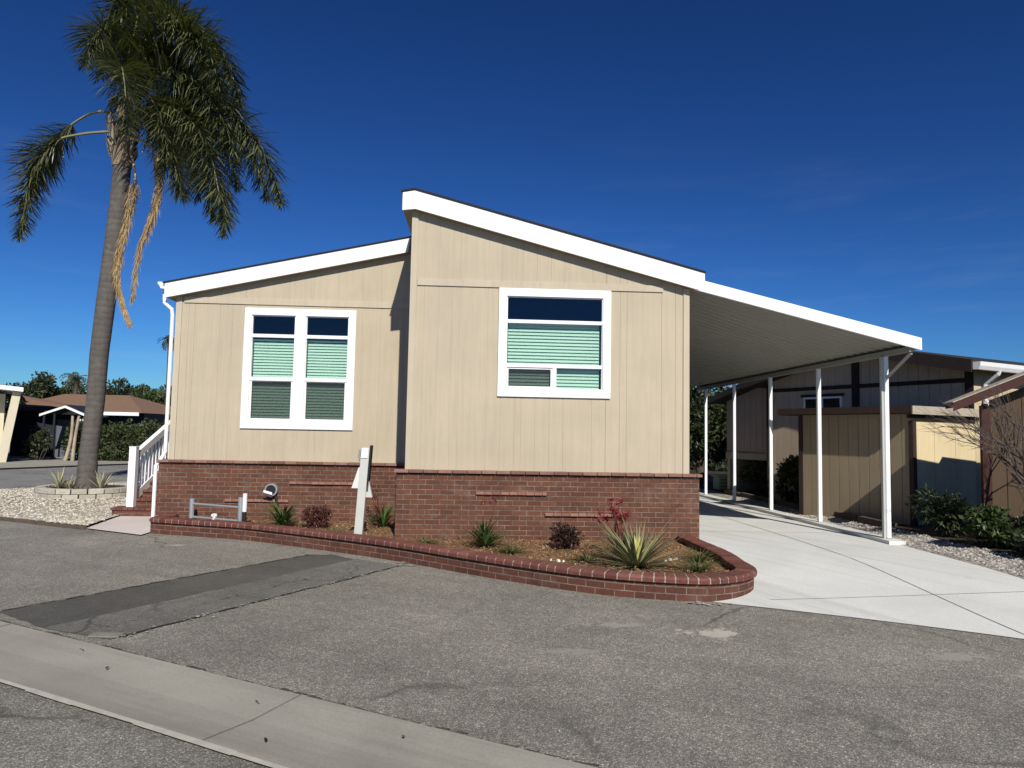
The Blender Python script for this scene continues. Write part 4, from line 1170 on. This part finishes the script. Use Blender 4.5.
for i in range(9):
    a = R(70 + i * 31) + U(-.3, .3)
    fork(tw, b0 + Vector((.02, 0, U(.7, .95))), Vector((math.cos(a) * .75 - .22, math.sin(a) * .55, U(.6, 1.4))).normalized(), U(.45, .62), .018, 4)
tw.build('branch', M['twig'], bt)
te = MB()
for i in range(7):
    y0 = .9 + i * 1.05; te.box(7.50 + U(-.02, .02), 7.60, y0, y0 + 1.0, lot_z(7.65, y0) - .05, lot_z(7.65, y0) + .07)
tag(te.build('timber_edging', M['timber'], bevel=.008, origin=(7.66, 4.5, 0)), 'dark sleeper edging between pebble strip and neighbour soil', 'edging')
ub = thing('utility_box', (7.95, 9.4, -.09), 'small pale green utility cabinet on the ground behind the carport', 'utility box')
mb = MB(); mb.box(7.68, 8.20, 9.2, 9.65, -.14, .27); mb.build('cabinet', M['utilgreen'], ub, bevel=.02)
mb = MB(); mb.box(7.65, 8.23, 9.17, 9.68, .271, .34); mb.build('lid', M['utilgreen'], ub, bevel=.02)
mb = MB()
for z in (.03, .12, .2): mb.box(7.74, 8.14, 9.192, 9.199, z, z + .02)
mb.build('louvre', M['ntrim'], ub)

def tree(name, base, crowns, trunk_r, n, L, W, m, label, bm='bark', fill=.35, droop=.2, limbs=9, group=None):
    t = thing(name, base, label, 'tree', group)
    b = Vector(base); mb = MB()
    top = Vector(crowns[0][0])
    limb(mb, b - Vector((0, 0, .1)), Vector((b.x, b.y, (b.z + top.z) / 2)), trunk_r, trunk_r * .7, .05, 6, 10)
    fk = Vector((b.x, b.y, (b.z + top.z) / 2 - .1))
    for c, r in (crowns * 3)[:limbs]:
        e = Vector(c) + Vector((U(-.6, .6) * r[0], U(-.6, .6) * r[1], U(-.4, .7) * r[2]))
        limb(mb, fk + Vector((0, 0, U(-.4, .1))), e, trunk_r * .45, .02, .12, 5, 6)
    mb.build('trunk', M[bm], t)
    mb = MB(); leaf_cloud(mb, crowns, n, L, W, droop, fill); mb.build('crown', m, t)
    return t
def crowns(c, R_, n, k=.5):
    out = []
    for i in range(n):
        d = rnd_dir(); q = U(.35, .9)
        out.append(((c[0] + d.x * R_[0] * q, c[1] + d.y * R_[1] * q, c[2] + d.z * R_[2] * q), (R_[0] * k * U(.6, 1.1), R_[1] * k * U(.6, 1.1), R_[2] * k * U(.6, 1.1))))
    return out
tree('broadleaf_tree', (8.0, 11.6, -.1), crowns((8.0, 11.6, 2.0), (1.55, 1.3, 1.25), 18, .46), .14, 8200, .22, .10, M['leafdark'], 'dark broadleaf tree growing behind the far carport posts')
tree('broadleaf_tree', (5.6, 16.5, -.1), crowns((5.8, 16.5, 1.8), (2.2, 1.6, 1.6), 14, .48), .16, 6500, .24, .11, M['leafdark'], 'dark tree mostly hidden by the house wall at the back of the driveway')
hb = MB(); leaf_cloud(hb, [((6 + i * .55 + U(-.2, .2), 17.5 + U(-.3, .3), .5 + U(-.2, .3)), (.55, .5, .8)) for i in range(16)], 9000, .2, .11, .1, .3)
tag(hb.build('hedge', M['leafdark'], origin=(9, 17.5, 0)), 'dark hedge closing the back of the driveway under the tree', 'hedge')

# ------------------------------------------------------------------ palm
PX, PY = -7.5, 6.1
palm = thing('queen_palm', (PX, PY, -.05), 'tall palm with drooping feather fronds and a smooth grey trunk', 'palm tree')
tp = [(-7.56, 6.1, -.1), (-7.56, 6.1, .3), (-7.55, 6.1, .8), (-7.47, 6.1, 1.9), (-7.45, 6.1, 3.0), (-7.37, 6.1, 4.2), (-7.28, 6.1, 5.4), (-7.22, 6.1, 6.4), (-7.19, 6.1, 7.4)]
tr_ = [.25, .20, .186, .184, .190, .196, .194, .19, .182]
pts = []; rr = []
for i in range(len(tp) - 1):
    for k in range(10):
        t = k / 10; a = Vector(tp[i]); b = Vector(tp[i + 1]); pts.append(a.lerp(b, t)); rr.append((tr_[i] + (tr_[i + 1] - tr_[i]) * t) * (1 + .010 * ((k % 5) / 4 - .5) + U(-.006, .006)))
mb = MB(); mb.tube(pts, rr, 20); mb.build('trunk', M['palmtrunk'], palm, smooth=True)
C0 = Vector((-7.20, 6.1, 8.15))
mb = MB()
for i in range(46):               # leaf bases wrapping the crown shaft
    a = U(0, 6.28); z = U(-.85, .25); r = .19 + .05 * random.random()
    p = C0 + Vector((math.cos(a) * r, math.sin(a) * r, z)); d = Vector((math.cos(a) * U(.15, .5), math.sin(a) * U(.15, .5), 1)).normalized()
    leaf(mb, p, d, Vector((math.cos(a), math.sin(a), 0)), U(.35, .75), U(.12, .2))
mb.tube([C0 + Vector((0, 0, -.9)), C0 + Vector((0, 0, -.45)), C0, C0 + Vector((0, 0, .4))], [.2, .22, .19, .08], 12)
mb.build('leaf_bases', M['husk'], palm)
def bez(P_, n):
    # Catmull-Rom through control points
    P_ = [Vector(p) for p in P_]; out = []
    for i in range(len(P_) - 1):
        p0 = P_[max(i - 1, 0)]; p1 = P_[i]; p2 = P_[i + 1]; p3 = P_[min(i + 2, len(P_) - 1)]
        for k in range(n):
            t = k / n
            out.append(.5 * ((2 * p1) + (p2 - p0) * t + (2 * p0 - 5 * p1 + 4 * p2 - p3) * t * t + (3 * p1 - p0 - 3 * p2 + p3) * t ** 3))
    out.append(P_[-1]); return out
def frond(ctrl, LL=.62, dens=1.0, bare=.18):
    cl = bez([C0 + Vector(c) for c in ctrl], 14)
    mr = MB(); n = len(cl)
    mr.tube(cl, [.032 * (1 - i / n) + .005 for i in range(n)], 5)
    ml = MB()
    tot = sum((cl[i + 1] - cl[i]).length for i in range(n - 1))
    N_ = int(tot * 30 * dens); 
    for j in range(N_):
        t = bare + (1 - bare) * (j + random.random()) / N_
        f = t * (n - 1); i = min(int(f), n - 2); p = cl[i].lerp(cl[i + 1], f - i)
        T = (cl[i + 1] - cl[i]).normalized()
        side = T.cross(Vector((0, 0, 1)))
        if side.length < .15: side = T.cross(Vector((0, 1, 0)))
        side.normalize(); upv = side.cross(T)
        l = LL * (math.sin(math.pi * min(1, (.12 + .88 * (t - bare) / (1 - bare)) ** .8)) * .75 + .3) * U(.8, 1.15)
        for s_ in (-1, 1):
            ph = U(-1.25, 1.05)
            d = ((side * s_ * math.cos(ph) + upv * math.sin(ph)) * U(.7, 1.0) + T * U(.3, .8) + rnd_dir() * .1).normalized()
            w_ = U(.009, .017)
            q0 = p; q1 = p + d * l * .42; g = U(.04, .42)
            d2 = (d * (1 - g * .5) + Vector((0, 0, -g))).normalized(); q2 = q1 + d2 * l * .34
            d3 = (d2 + Vector((0, 0, -g * .7))).normalized(); q3 = q2 + d3 * l * .30
            sd = d.cross(Vector((0, 0, 1))); sd = sd.normalized() if sd.length > .05 else T
            sd = (sd + rnd_dir() * .5).normalized()
            ml.add([q0 + sd * w_ * .6, q0 - sd * w_ * .6, q1 - sd * w_, q1 + sd * w_, q2 - sd * w_ * .75, q2 + sd * w_ * .75, q3], [(0, 1, 2, 3), (3, 2, 4, 5), (5, 4, 6)])
    ro_ = mr.build('frond', M['rachis'], palm)
    ml.build('leaflets', M['frond'], ro_)
# (x, depth, z) offsets from the crown centre in metres
F = [
 [(-.1, -.1, -.10), (-.85, -.15, -.22), (-1.45, -.2, -.48), (-1.84, -.2, -1.2), (-2.0, -.2, -2.65)],
 [(-.1, .1, .25), (-.70, .25, .50), (-1.35, .35, .22), (-1.90, .4, -.35), (-2.18, .4, -1.15), (-2.3, .4, -2.3)],
 [(0, 0, .3), (.1, -.2, 1.5), (.3, -.3, 2.5), (.12, -.35, 2.85), (-.18, -.4, 2.5), (-.36, -.4, 1.8)],
 [(0, 0, .3), (0, .3, 1.4), (0, .6, 2.4), (-.22, .8, 2.5), (-.42, .9, 1.8)],
 [(0, 0, .3), (.3, 0, 1.6), (.9, .1, 2.6), (1.7, .15, 2.4), (2.2, .2, 1.7), (2.45, .2, .9)],
 [(0, 0, .3), (.45, -.3, 1.4), (1.1, -.6, 2.0), (1.8, -.8, 1.75), (2.3, -.9, 1.1), (2.45, -.95, .5)],
 [(.1, 0, .2), (.9, .1, .85), (1.9, .2, .9), (2.7, .25, .2), (3.2, .3, -.6), (3.52, .3, -1.5)],
 [(.1, 0, .1), (.8, -.3, .45), (1.6, -.5, .1), (2.15, -.6, -.7), (2.45, -.65, -1.7), (2.6, -.65, -2.5)],
 [(.1, -.1, 0), (.6, -.4, .1), (1.15, -.6, -.4), (1.5, -.75, -1.1), (1.7, -.8, -1.8)],
 [(.1, .1, .2), (.8, .7, .8), (1.7, 1.2, .8), (2.4, 1.6, .1), (2.75, 1.8, -.9)],
 [(0, -.1, .2), (.2, -.7, .9), (.5, -1.2, .8), (.8, -1.6, .1), (1.0, -1.8, -.8)],
 [(0, .1, .2), (.1, 1.0, 1.0), (.3, 1.9, .9), (.5, 2.6, .2), (.6, 2.9, -.6)],
 [(0, 0, .3), (-.05, -.4, 1.3), (-.15, -.7, 1.9), (-.3, -.9, 1.6), (-.36, -1.0, 1.0)],
 [(0, 0, .3), (.2, .5, 1.6), (.6, 1.1, 2.3), (1.1, 1.6, 2.0), (1.5, 1.9, 1.3)],
 [(0, 0, .3), (.25, -.2, 1.4), (.8, -.5, 2.2), (1.3, -.7, 2.3), (1.8, -.85, 1.8), (2.1, -.9, 1.1)],
 [(.05, 0, .3), (.05, 0, 1.6), (.15, 0, 2.7), (.55, .05, 3.0), (1.1, .1, 2.8), (1.5, .1, 2.2)],
 [(.1, .1, .1), (.6, .5, .45), (1.1, .8, .1), (1.5, 1.0, -.8), (1.7, 1.1, -1.7)],
 [(0, 0, .3), (-.02, 0, 1.2), (-.12, -.1, 1.9), (-.3, -.15, 2.05), (-.44, -.2, 1.6), (-.5, -.2, 1.1)],
 [(0, 0, .35), (.3, .2, 1.2), (.9, .3, 1.7), (1.6, .4, 1.6), (2.2, .5, .9), (2.45, .5, .2)],
 [(0, .05, .3), (-.3, .3, .75), (-.45, .35, .85)],
 [(.1, .1, .15), (.75, .3, .75), (1.5, .5, .65), (2.1, .6, -.1), (2.4, .65, -1.0)],
 [(.05, -.05, .1), (.5, -.5, .6), (.95, -.75, .35), (1.3, -.9, -.4), (1.45, -.95, -1.1)],
 [(.1, 0, .2), (.6, -.2, 1.0), (1.2, -.3, 1.25), (1.9, -.4, .8), (2.4, -.45, 0), (2.7, -.45, -.8)],
 [(.1, 0, .1), (.7, .2, .6), (1.35, .3, .35), (1.85, .4, -.4), (2.15, .45, -1.3), (2.25, .45, -2.0)],
 [(.05, 0, .1), (.4, .1, .4), (.8, .15, .1), (1.15, .2, -.6), (1.35, .2, -1.4)],
 [(0, 0, .3), (.15, .1, 1.2), (.5, .2, 1.9), (.9, .3, 1.9), (1.3, .35, 1.2), (1.5, .4, .5)],
]
for i, c in enumerate(F):
    if i == 19: frond(c, .25, 2.0)
    elif i < 2: frond(c, .66, 2.4, .40)
    else: frond(c, .80, 1.9, .16)
for ctrl in ([(.2, -.1, -.5), (.36, -.15, -1.0), (.40, -.18, -1.36), (.30, -.2, -2.15), (.16, -.2, -2.95), (.15, -.2, -3.5), (.32, -.2, -4.1), (.46, -.2, -4.45)],
             [(.35, -.3, -.35), (.85, -.4, -.55), (1.03, -.4, -1.25), (.93, -.4, -2.05), (.68, -.4, -2.9), (.60, -.4, -4.0)]):
    cl = bez([C0 + Vector(c) for c in ctrl], 14); mb = MB(); n = len(cl)
    mb.tube(cl, [.03 - .02 * i / n for i in range(n)], 5)
    for j in range(1500):
        t = .25 + .72 * random.random(); f = t * (n - 1); i = min(int(f), n - 2); p = cl[i].lerp(cl[i + 1], f - i)
        T = (cl[i + 1] - cl[i]).normalized()
        d = (rnd_dir() * .40 + T * .8 + Vector((0, 0, -.6))).normalized(); l = U(.2, .5) * (1.1 - .5 * t)
        leaf(mb, p + rnd_dir() * .09 * (1.15 - t), d, rnd_dir(), l, U(.006, .016))
    mb.build('dry_flower_stalk', M['straw'], palm)

# ring of blocks round the palm
rg = thing('block_ring', (PX, PY, -.15), 'ring of pale concrete edging blocks round the palm base', 'edging')
mb = MB()
for row in range(2):
    nb = 20
    for i in range(nb):
        a0 = 2 * math.pi * (i + .5 * row) / nb + .012; a1 = 2 * math.pi * (i + 1 + .5 * row) / nb - .012
        rin, rout = .80, 1.02 - .03 * row + U(-.01, .01); z0 = -.16 + row * .115; z1 = z0 + .108
        pol = [(PX + rout * math.cos(a), PY + rout * math.sin(a)) for a in (a0, (a0 + a1) / 2, a1)] + [(PX + rin * math.cos(a), PY + rin * math.sin(a)) for a in (a1, (a0 + a1) / 2, a0)]
        mb.prism(pol, z0, z1, 'z')
mb.build('blocks', M['block'], rg, bevel=.012)
mb = MB(); mb.tube([(PX, PY, -.16), (PX, PY, .02)], .81, 24); mb.build('ring_soil', M['soil'], rg)
for i, (dx, dy, s_, lb_) in enumerate(((-.38, -.42, .52, 'pale spiky yucca leaning left of the palm trunk base'), (-.08, -.6, .36, 'small pale yucca directly before the palm trunk base'), (.46, -.40, .50, 'pale spiky yucca right of the palm trunk base'))):
    mb = MB(); strap_plant(mb, (PX + dx, PY + dy, .02), 26, s_, .035, 1, .8, .12)
    tag(mb.build('yucca', M['yucca'], origin=(PX + dx, PY + dy, .02)), lb_, 'plant', 'yuccas at the palm base')

# ------------------------------------------------------------------ planting in the brick planter
ZM = -.055
def strap_thing(name, x, y, n, L, W, m, label, up=.6, curl=.35, extra=None):
    t = thing(name, (x, y, ZM), label, 'plant')
    mb = MB(); strap_plant(mb, (x, y, ZM), n, L, W, 1, up, curl); mb.build('leaves', m, t)
    if extra: extra(t, x, y)
    return t
def flowers(cols, n, hmin, hmax, spread, size=.03, per=26, shift=(0, 0)):
    def fn(t, x, y):
        st_ = MB()
        for i in range(n):
            a = U(0, 6.28); r = U(.1, 1) * spread; h = U(hmin, hmax)
            e = Vector((x + shift[0] + math.cos(a) * r, y + shift[1] + math.sin(a) * r * .6, ZM + h))
            limb(st_, (x + U(-.04, .04), y + U(-.04, .04), ZM), e, .006, .003, .08, 5, 5)
            fl = MB()
            for k in range(per):
                d = rnd_dir(); d.z = abs(d.z) * .7 + .1
                leaf(fl, e + Vector((U(-.03, .03), U(-.03, .03), U(-.04, .03))), d.normalized(), rnd_dir(), size * U(.8, 1.8), size * .5)
            fl.build('flower', cols, t)
        st_.build('flower_stem', M['stemred'], t)
    return fn
strap_thing('strap_leaf_plant', -1.86, .80, 90, .50, .034, M['strap'], 'bright green strap leaved plant beneath the round wall vent', .8, .35)
bush('dwarf_shrub', (-1.36, .86, ZM), (.25, .22, .17), 1100, .055, .022, M['leafred'], 'maroon leaved dwarf shrub in the left part of the planter', 'shrub', .2, 8)
strap_thing('strap_leaf_plant', -.40, .95, 60, .48, .03, M['strap'], 'green strap plant with dark stalks behind the pale grey post', .8, .3, flowers(M['flowerdark'], 9, .35, .62, .28, .03, 8, (-.05, .1)))
strap_thing('strap_leaf_plant', 1.12, -.79, 90, .48, .03, M['strap'], 'green strap plant with one red flower stalk before the right brick wall', .8, .3, flowers(M['flower'], 3, .48, .62, .10, .03, 20, (.06, .1)))
bush('dwarf_shrub', (2.16, -.84, ZM), (.26, .24, .18), 1200, .055, .022, mat_island('dark maroon leaves', [(.028, .014, .010), (.055, .02, .014), (.02, .018, .010), (.085, .03, .02)], .5, .4, .1, 8), 'very dark maroon shrub under the lower brick vent ledge', 'shrub', .2, 8)
def agx(t, x, y):
    mb = MB(); strap_plant(mb, (x, y, ZM + .08), 9, .34, .045, .45, .9, .02); mb.build('young_leaves', M['agavecore'], t)
strap_thing('agave', 2.80, -2.0, 130, .72, .030, M['agave'], 'spiky striped agave with pale yellow heart at the right of the planter', .3, .10, agx)
tk = strap_thing('kangaroo_paw', 2.72, -1.45, 34, .40, .026, M['tuft'], 'red flowering plant with tall stalks behind the spiky agave', .8, .25, flowers(M['flower'], 13, .42, .66, .26, .034, 30, (-.08, 0)))
for i, (x, y, s_, lb_) in enumerate(((.35, -.66, .13, 'low green tuft just right of the post shadow line'), (1.43, -1.18, .15, 'low dark tuft right of the red flower stalk plant'), (2.28, -1.72, .15, 'low green tuft below the dark maroon shrub'), (3.42, -2.22, .17, 'low green tuft near the rounded planter end'), (3.62, -1.62, .19, 'low dark tuft against the inner right planter wall'), (-.97, .10, .14, 'low green tuft left of the pale grey post'), (-2.02, .58, .14, 'low dark green tuft at the foot of the bright strap plant'))):
    mb = MB(); strap_plant(mb, (x, y, ZM), 110, s_ * 1.45, .010, 1.5, .3, .3)
    tag(mb.build('grass_tuft', M['tuft'], origin=(x, y, ZM)), lb_, 'plant', 'low tufts in the planter')
for i, (x, y, lb_) in enumerate(((-1.58, .38, 'cluster of pale stones near the left maroon shrub'), (.94, -1.32, 'pale stones at the coping before the red stalk plant'), (1.95, -1.68, 'white stones at the coping below the dark shrub'), (2.66, -2.36, 'pale stones in front of the spiky agave'), (3.32, -1.55, 'pale stones right of the spiky agave'))):
    mb = MB()
    for k in range(6):
        r = U(.009, .022); cx_, cy_ = x + random.gauss(0, .06), y + random.gauss(0, .04)
        ring0 = [Vector((cx_ + r * U(.8, 1.2) * math.cos(q * 1.047), cy_ + r * U(.8, 1.2) * math.sin(q * 1.047), ZM)) for q in range(6)]
        ring1 = [Vector((cx_ + (p.x - cx_) * .7, cy_ + (p.y - cy_) * .7, ZM + r * 1.1)) for p in ring0]
        mb.add(ring0 + ring1, [(q, (q + 1) % 6, 6 + (q + 1) % 6, 6 + q) for q in range(6)] + [tuple(range(6, 12))])
    tag(mb.build('stone_cluster', M['stone'], origin=(x, y, ZM)), lb_, 'stones', 'pale stones in the planter')

# ------------------------------------------------------------------ across the cross street, left
LO = Vector((-17.55, 19.2, ZA)); rl_ = R(33); cl_, sl_ = math.cos(rl_), math.sin(rl_)
def lxf(p): return (LO.x + p[0] * cl_ - p[1] * sl_, LO.y + p[0] * sl_ + p[1] * cl_, LO.z + p[2])
def lmb(): return MB(lxf)
LH = thing('cream_house', lxf((-4, 3, 0)), 'cream stucco house with slanted end wall at the left edge across the street', 'house')
mb = lmb(); mb.box(-9, -.35, .9, 7, -.1, 2.78); mb.build('wall', M['cream'], LH)
mb = lmb(); mb.prism([(-9.5, 3.75), (.22, 2.86), (.22, 3.03), (-9.5, 3.92)], -.25, 7.4, 'y'); mb.build('roof', M['white'], LH)
mb = lmb(); mb.prism([(-.12, 2.87), (.16, 2.84), (-.20, -.1), (-.52, -.1)], .0, .9, 'y'); mb.build('slanted_wall', M['cream'], LH)
mb = lmb(); mb.prism([(-1.9, 1.25), (-.62, 1.25), (-.48, 1.45), (-1.0, 2.15), (-1.9, 2.15)], .87, .895, 'y'); mb.build('window', M['dark'], LH)  # flat dark panel on the cream wall, one upper corner cut off
bush('clipped_shrub', (-18.75, 19.1, ZA), (.36, .3, .55), 700, .12, .07, M['leafdark'], 'dark rounded shrub against the cream wall at the left edge', 'shrub')
BH = thing('brown_roof_house', (-17.3, 25, ZA), 'low navy house with broad brown shingle roof across the street', 'house')
mb = MB(); mb.box(-21, -14.9, 24.4, 32, ZA - .1, 2.0); mb.build('wall', M['navy'], BH)
mb = MB()
e = [(-21.5, 23.9, 1.98), (-14.75, 23.9, 1.98), (-14.75, 32, 1.98), (-21.5, 32, 1.98)]; r_ = [(-20.5, 27.6, 2.95), (-17.2, 27.6, 2.95)]
mb.add(e + r_, [(0, 1, 5, 4), (1, 2, 5), (2, 3, 4, 5), (3, 0, 4), (0, 3, 2, 1)]); br = mb.build('roof', M['brownroof'], BH)
mb = MB(); mb.box(-19.2, -14.9, 23.86, 23.898, 1.84, 2.0); mb.build('fascia', M['white'], BH)
mb = MB(); mb.prism([(-20.9, 2.62), (-20.9, 2.75), (-17.2, 2.12), (-17.2, 1.98)], 23.2, 24.6, 'y'); mb.build('carport_roof', M['brownroof'], BH)
mb = MB(); mb.box(-17.9, -16.3, 22.6, 24.3, ZA, 1.72) if False else mb.box(-18.9, -18.15, 24.36, 24.398, ZA, 1.6); mb.build('garage_panel', M['bluegrey'], BH)
mb = MB(); mb.box(-18.1, -17.0, 24.37, 24.396, ZA, 1.75); mb.build('door', mat_plain('slate blue door', (.06, .075, .11), .7, .1), BH)
pg = MB()
yy = 22.4
pg.prism([(-18.55, 1.72), (-17.45, 2.12), (-16.25, 1.62), (-16.25, 1.72), (-17.45, 2.22), (-18.55, 1.82)], yy, yy + .08, 'y'); pg.box(-16.9, -16.2, yy, yy + .08, 1.54, 1.62)
pg.build('porch_rake', M['white'], BH)
pg = MB(); pg.prism([(-18.5, 1.82), (-17.45, 2.22), (-16.3, 1.72), (-16.3, 1.76), (-17.45, 2.26), (-18.5, 1.86)], yy + .081, 24.3, 'y'); pg.build('porch_roof', M['navy'], BH)
for x in (-18.4, -17.95):
    pg = MB(); pg.box(x, x + .07, 22.45, 22.52, ZA, 1.85); pg.build('porch_post', M['navy'], BH)
t = thing('twin_trunk_tree', (-16.3, 20.9, ZA), 'pair of pale leaning trunks before the hedge across the street', 'tree')
for (x, tx) in ((-16.45, -16.25), (-16.15, -15.98)):
    mb = MB(); limb(mb, (x, 20.9, ZA), (tx, 20.9, 1.75), .075, .05, .04, 6, 8); mb.build('trunk', M['palebark'], t)
hd = MB()
bl = [((-16.4 + i * .42, 21.6 + U(-.15, .15), .55 + U(-.1, .12)), (.5, .45, .95 + U(-.05, .08))) for i in range(13)]
leaf_cloud(hd, bl, 9000, .15, .10, .05, .5)
tag(hd.build('hedge', M['leafhedge'], origin=(-13.9, 21.6, ZA)), 'clipped green hedge along the far side of the cross street', 'hedge')
bush('clipped_shrub', (-17.6, 21.0, ZA), (.55, .5, .8), 900, .14, .08, M['leafdark'], 'dark shrub in shade beside the slanted cream wall', 'shrub')
# skyline trees
sky_t = [((-34.5, 46, ZA), (-34.4, 46, 2.7), (2.6, 2, 1.7), 'dark tree rising behind the cream house roof', 'leafdark', 1300),
         ((-32.4, 45, ZA), (-32.3, 45, 4.3), (1.2, 1.1, 1.2), 'tall wispy tree standing above the skyline left of the palm trunk', 'leafdark', 420),
         ((-31.0, 47, ZA), (-31, 47, 2.8), (2.6, 2, 1.5), 'rounded dark tree behind the brown roof', 'leafdark', 1300),
         ((-28.0, 48, ZA), (-28, 48, 3.0), (2.4, 2, 1.8), 'dark tree directly behind the palm trunk', 'leafmid', 1300),
         ((-24.6, 44, ZA), (-24.8, 44, 3.1), (1.9, 1.8, 2.0), 'tallest bushy tree right of the palm trunk', 'leafdark', 1500),
         ((-21.6, 40, ZA), (-21.9, 40, 2.3), (1.7, 1.6, 1.7), 'lower green tree nearest the house left edge', 'leafmid', 1100),
         ((-36.5, 50, ZA), (-36.5, 50, 2.4), (2.6, 2, 2.2), 'broad dark tree at the far left of the skyline', 'leafdark', 1300),
         ((-29.6, 52, ZA), (-29.6, 52, 2.6), (3.0, 2, 2.1), 'wide tree mass between the far palms', 'leafdark', 1500),
         ((-33.5, 52, ZA), (-33.5, 52, 2.5), (3.0, 2, 2.1), 'wide dark tree behind the wispy tall tree', 'leafdark', 1500),
         ((-23.0, 46, ZA), (-23.0, 46, 2.6), (2.2, 2, 1.8), 'round green tree just right of the tallest bushy tree', 'leafmid', 1200),
         ((-26.0, 52, ZA), (-26, 52, 3.2), (2.2, 2, 1.6), 'farther tree in the gap beside the tallest bushy tree', 'leafdark', 900)]
for b, c, r, lb_, m, n in sky_t:
    tree('far_tree', b, crowns(c, r, 16, .42), .18, int(n * 2.4), .30, .17, M[m], lb_, fill=.3, limbs=6, group='skyline trees')
def small_palm(name, base, h, L, label, fan=False, n=18):
    t = thing(name, base, label, 'palm tree')
    b = Vector(base); mb = MB(); mb.tube([b, b + Vector((.05, 0, h * .5)), b + Vector((0, 0, h))], [.2, .16, .14], 8); mb.build('trunk', M['bark'], t)
    mb = MB(); c = b + Vector((0, 0, h))
    for i in range(n):
        a = 2 * math.pi * i * .381966; el = R(U(-25, 75)); p = c.copy(); e = el
        hd_ = Vector((math.cos(a), math.sin(a), 0))
        for k in range(9):
            d = hd_ * math.cos(e) + Vector((0, 0, math.sin(e))); q = p + d * L / 9
            sd = Vector((-math.sin(a), math.cos(a), 0))
            for s_ in (-1, 1):
                for w_ in range(2):
                    leaf(mb, p.lerp(q, U(0, 1)), (sd * s_ + d * .6 + Vector((0, 0, -.35))).normalized(), rnd_dir(), L * .3 * (1 - k / 13), .05)
            leaf(mb, p, d, Vector((0, 0, 1)), L / 8, .06)
            p = q; e -= .22
    mb.build('fronds', M['frond'], t)
small_palm('far_palm', (-28.6, 43, ZA), 4.9, 1.3, 'small feathery palm on the skyline right behind the trunk')
small_palm('far_palm', (-30.3, 46, ZA), 4.6, 1.0, 'spiky far palm on the skyline left of the trunk')
small_palm('far_palm', (-20.65, 40, ZA), 7.6, .95, 'tall thin palm peeking out beside the left house corner')
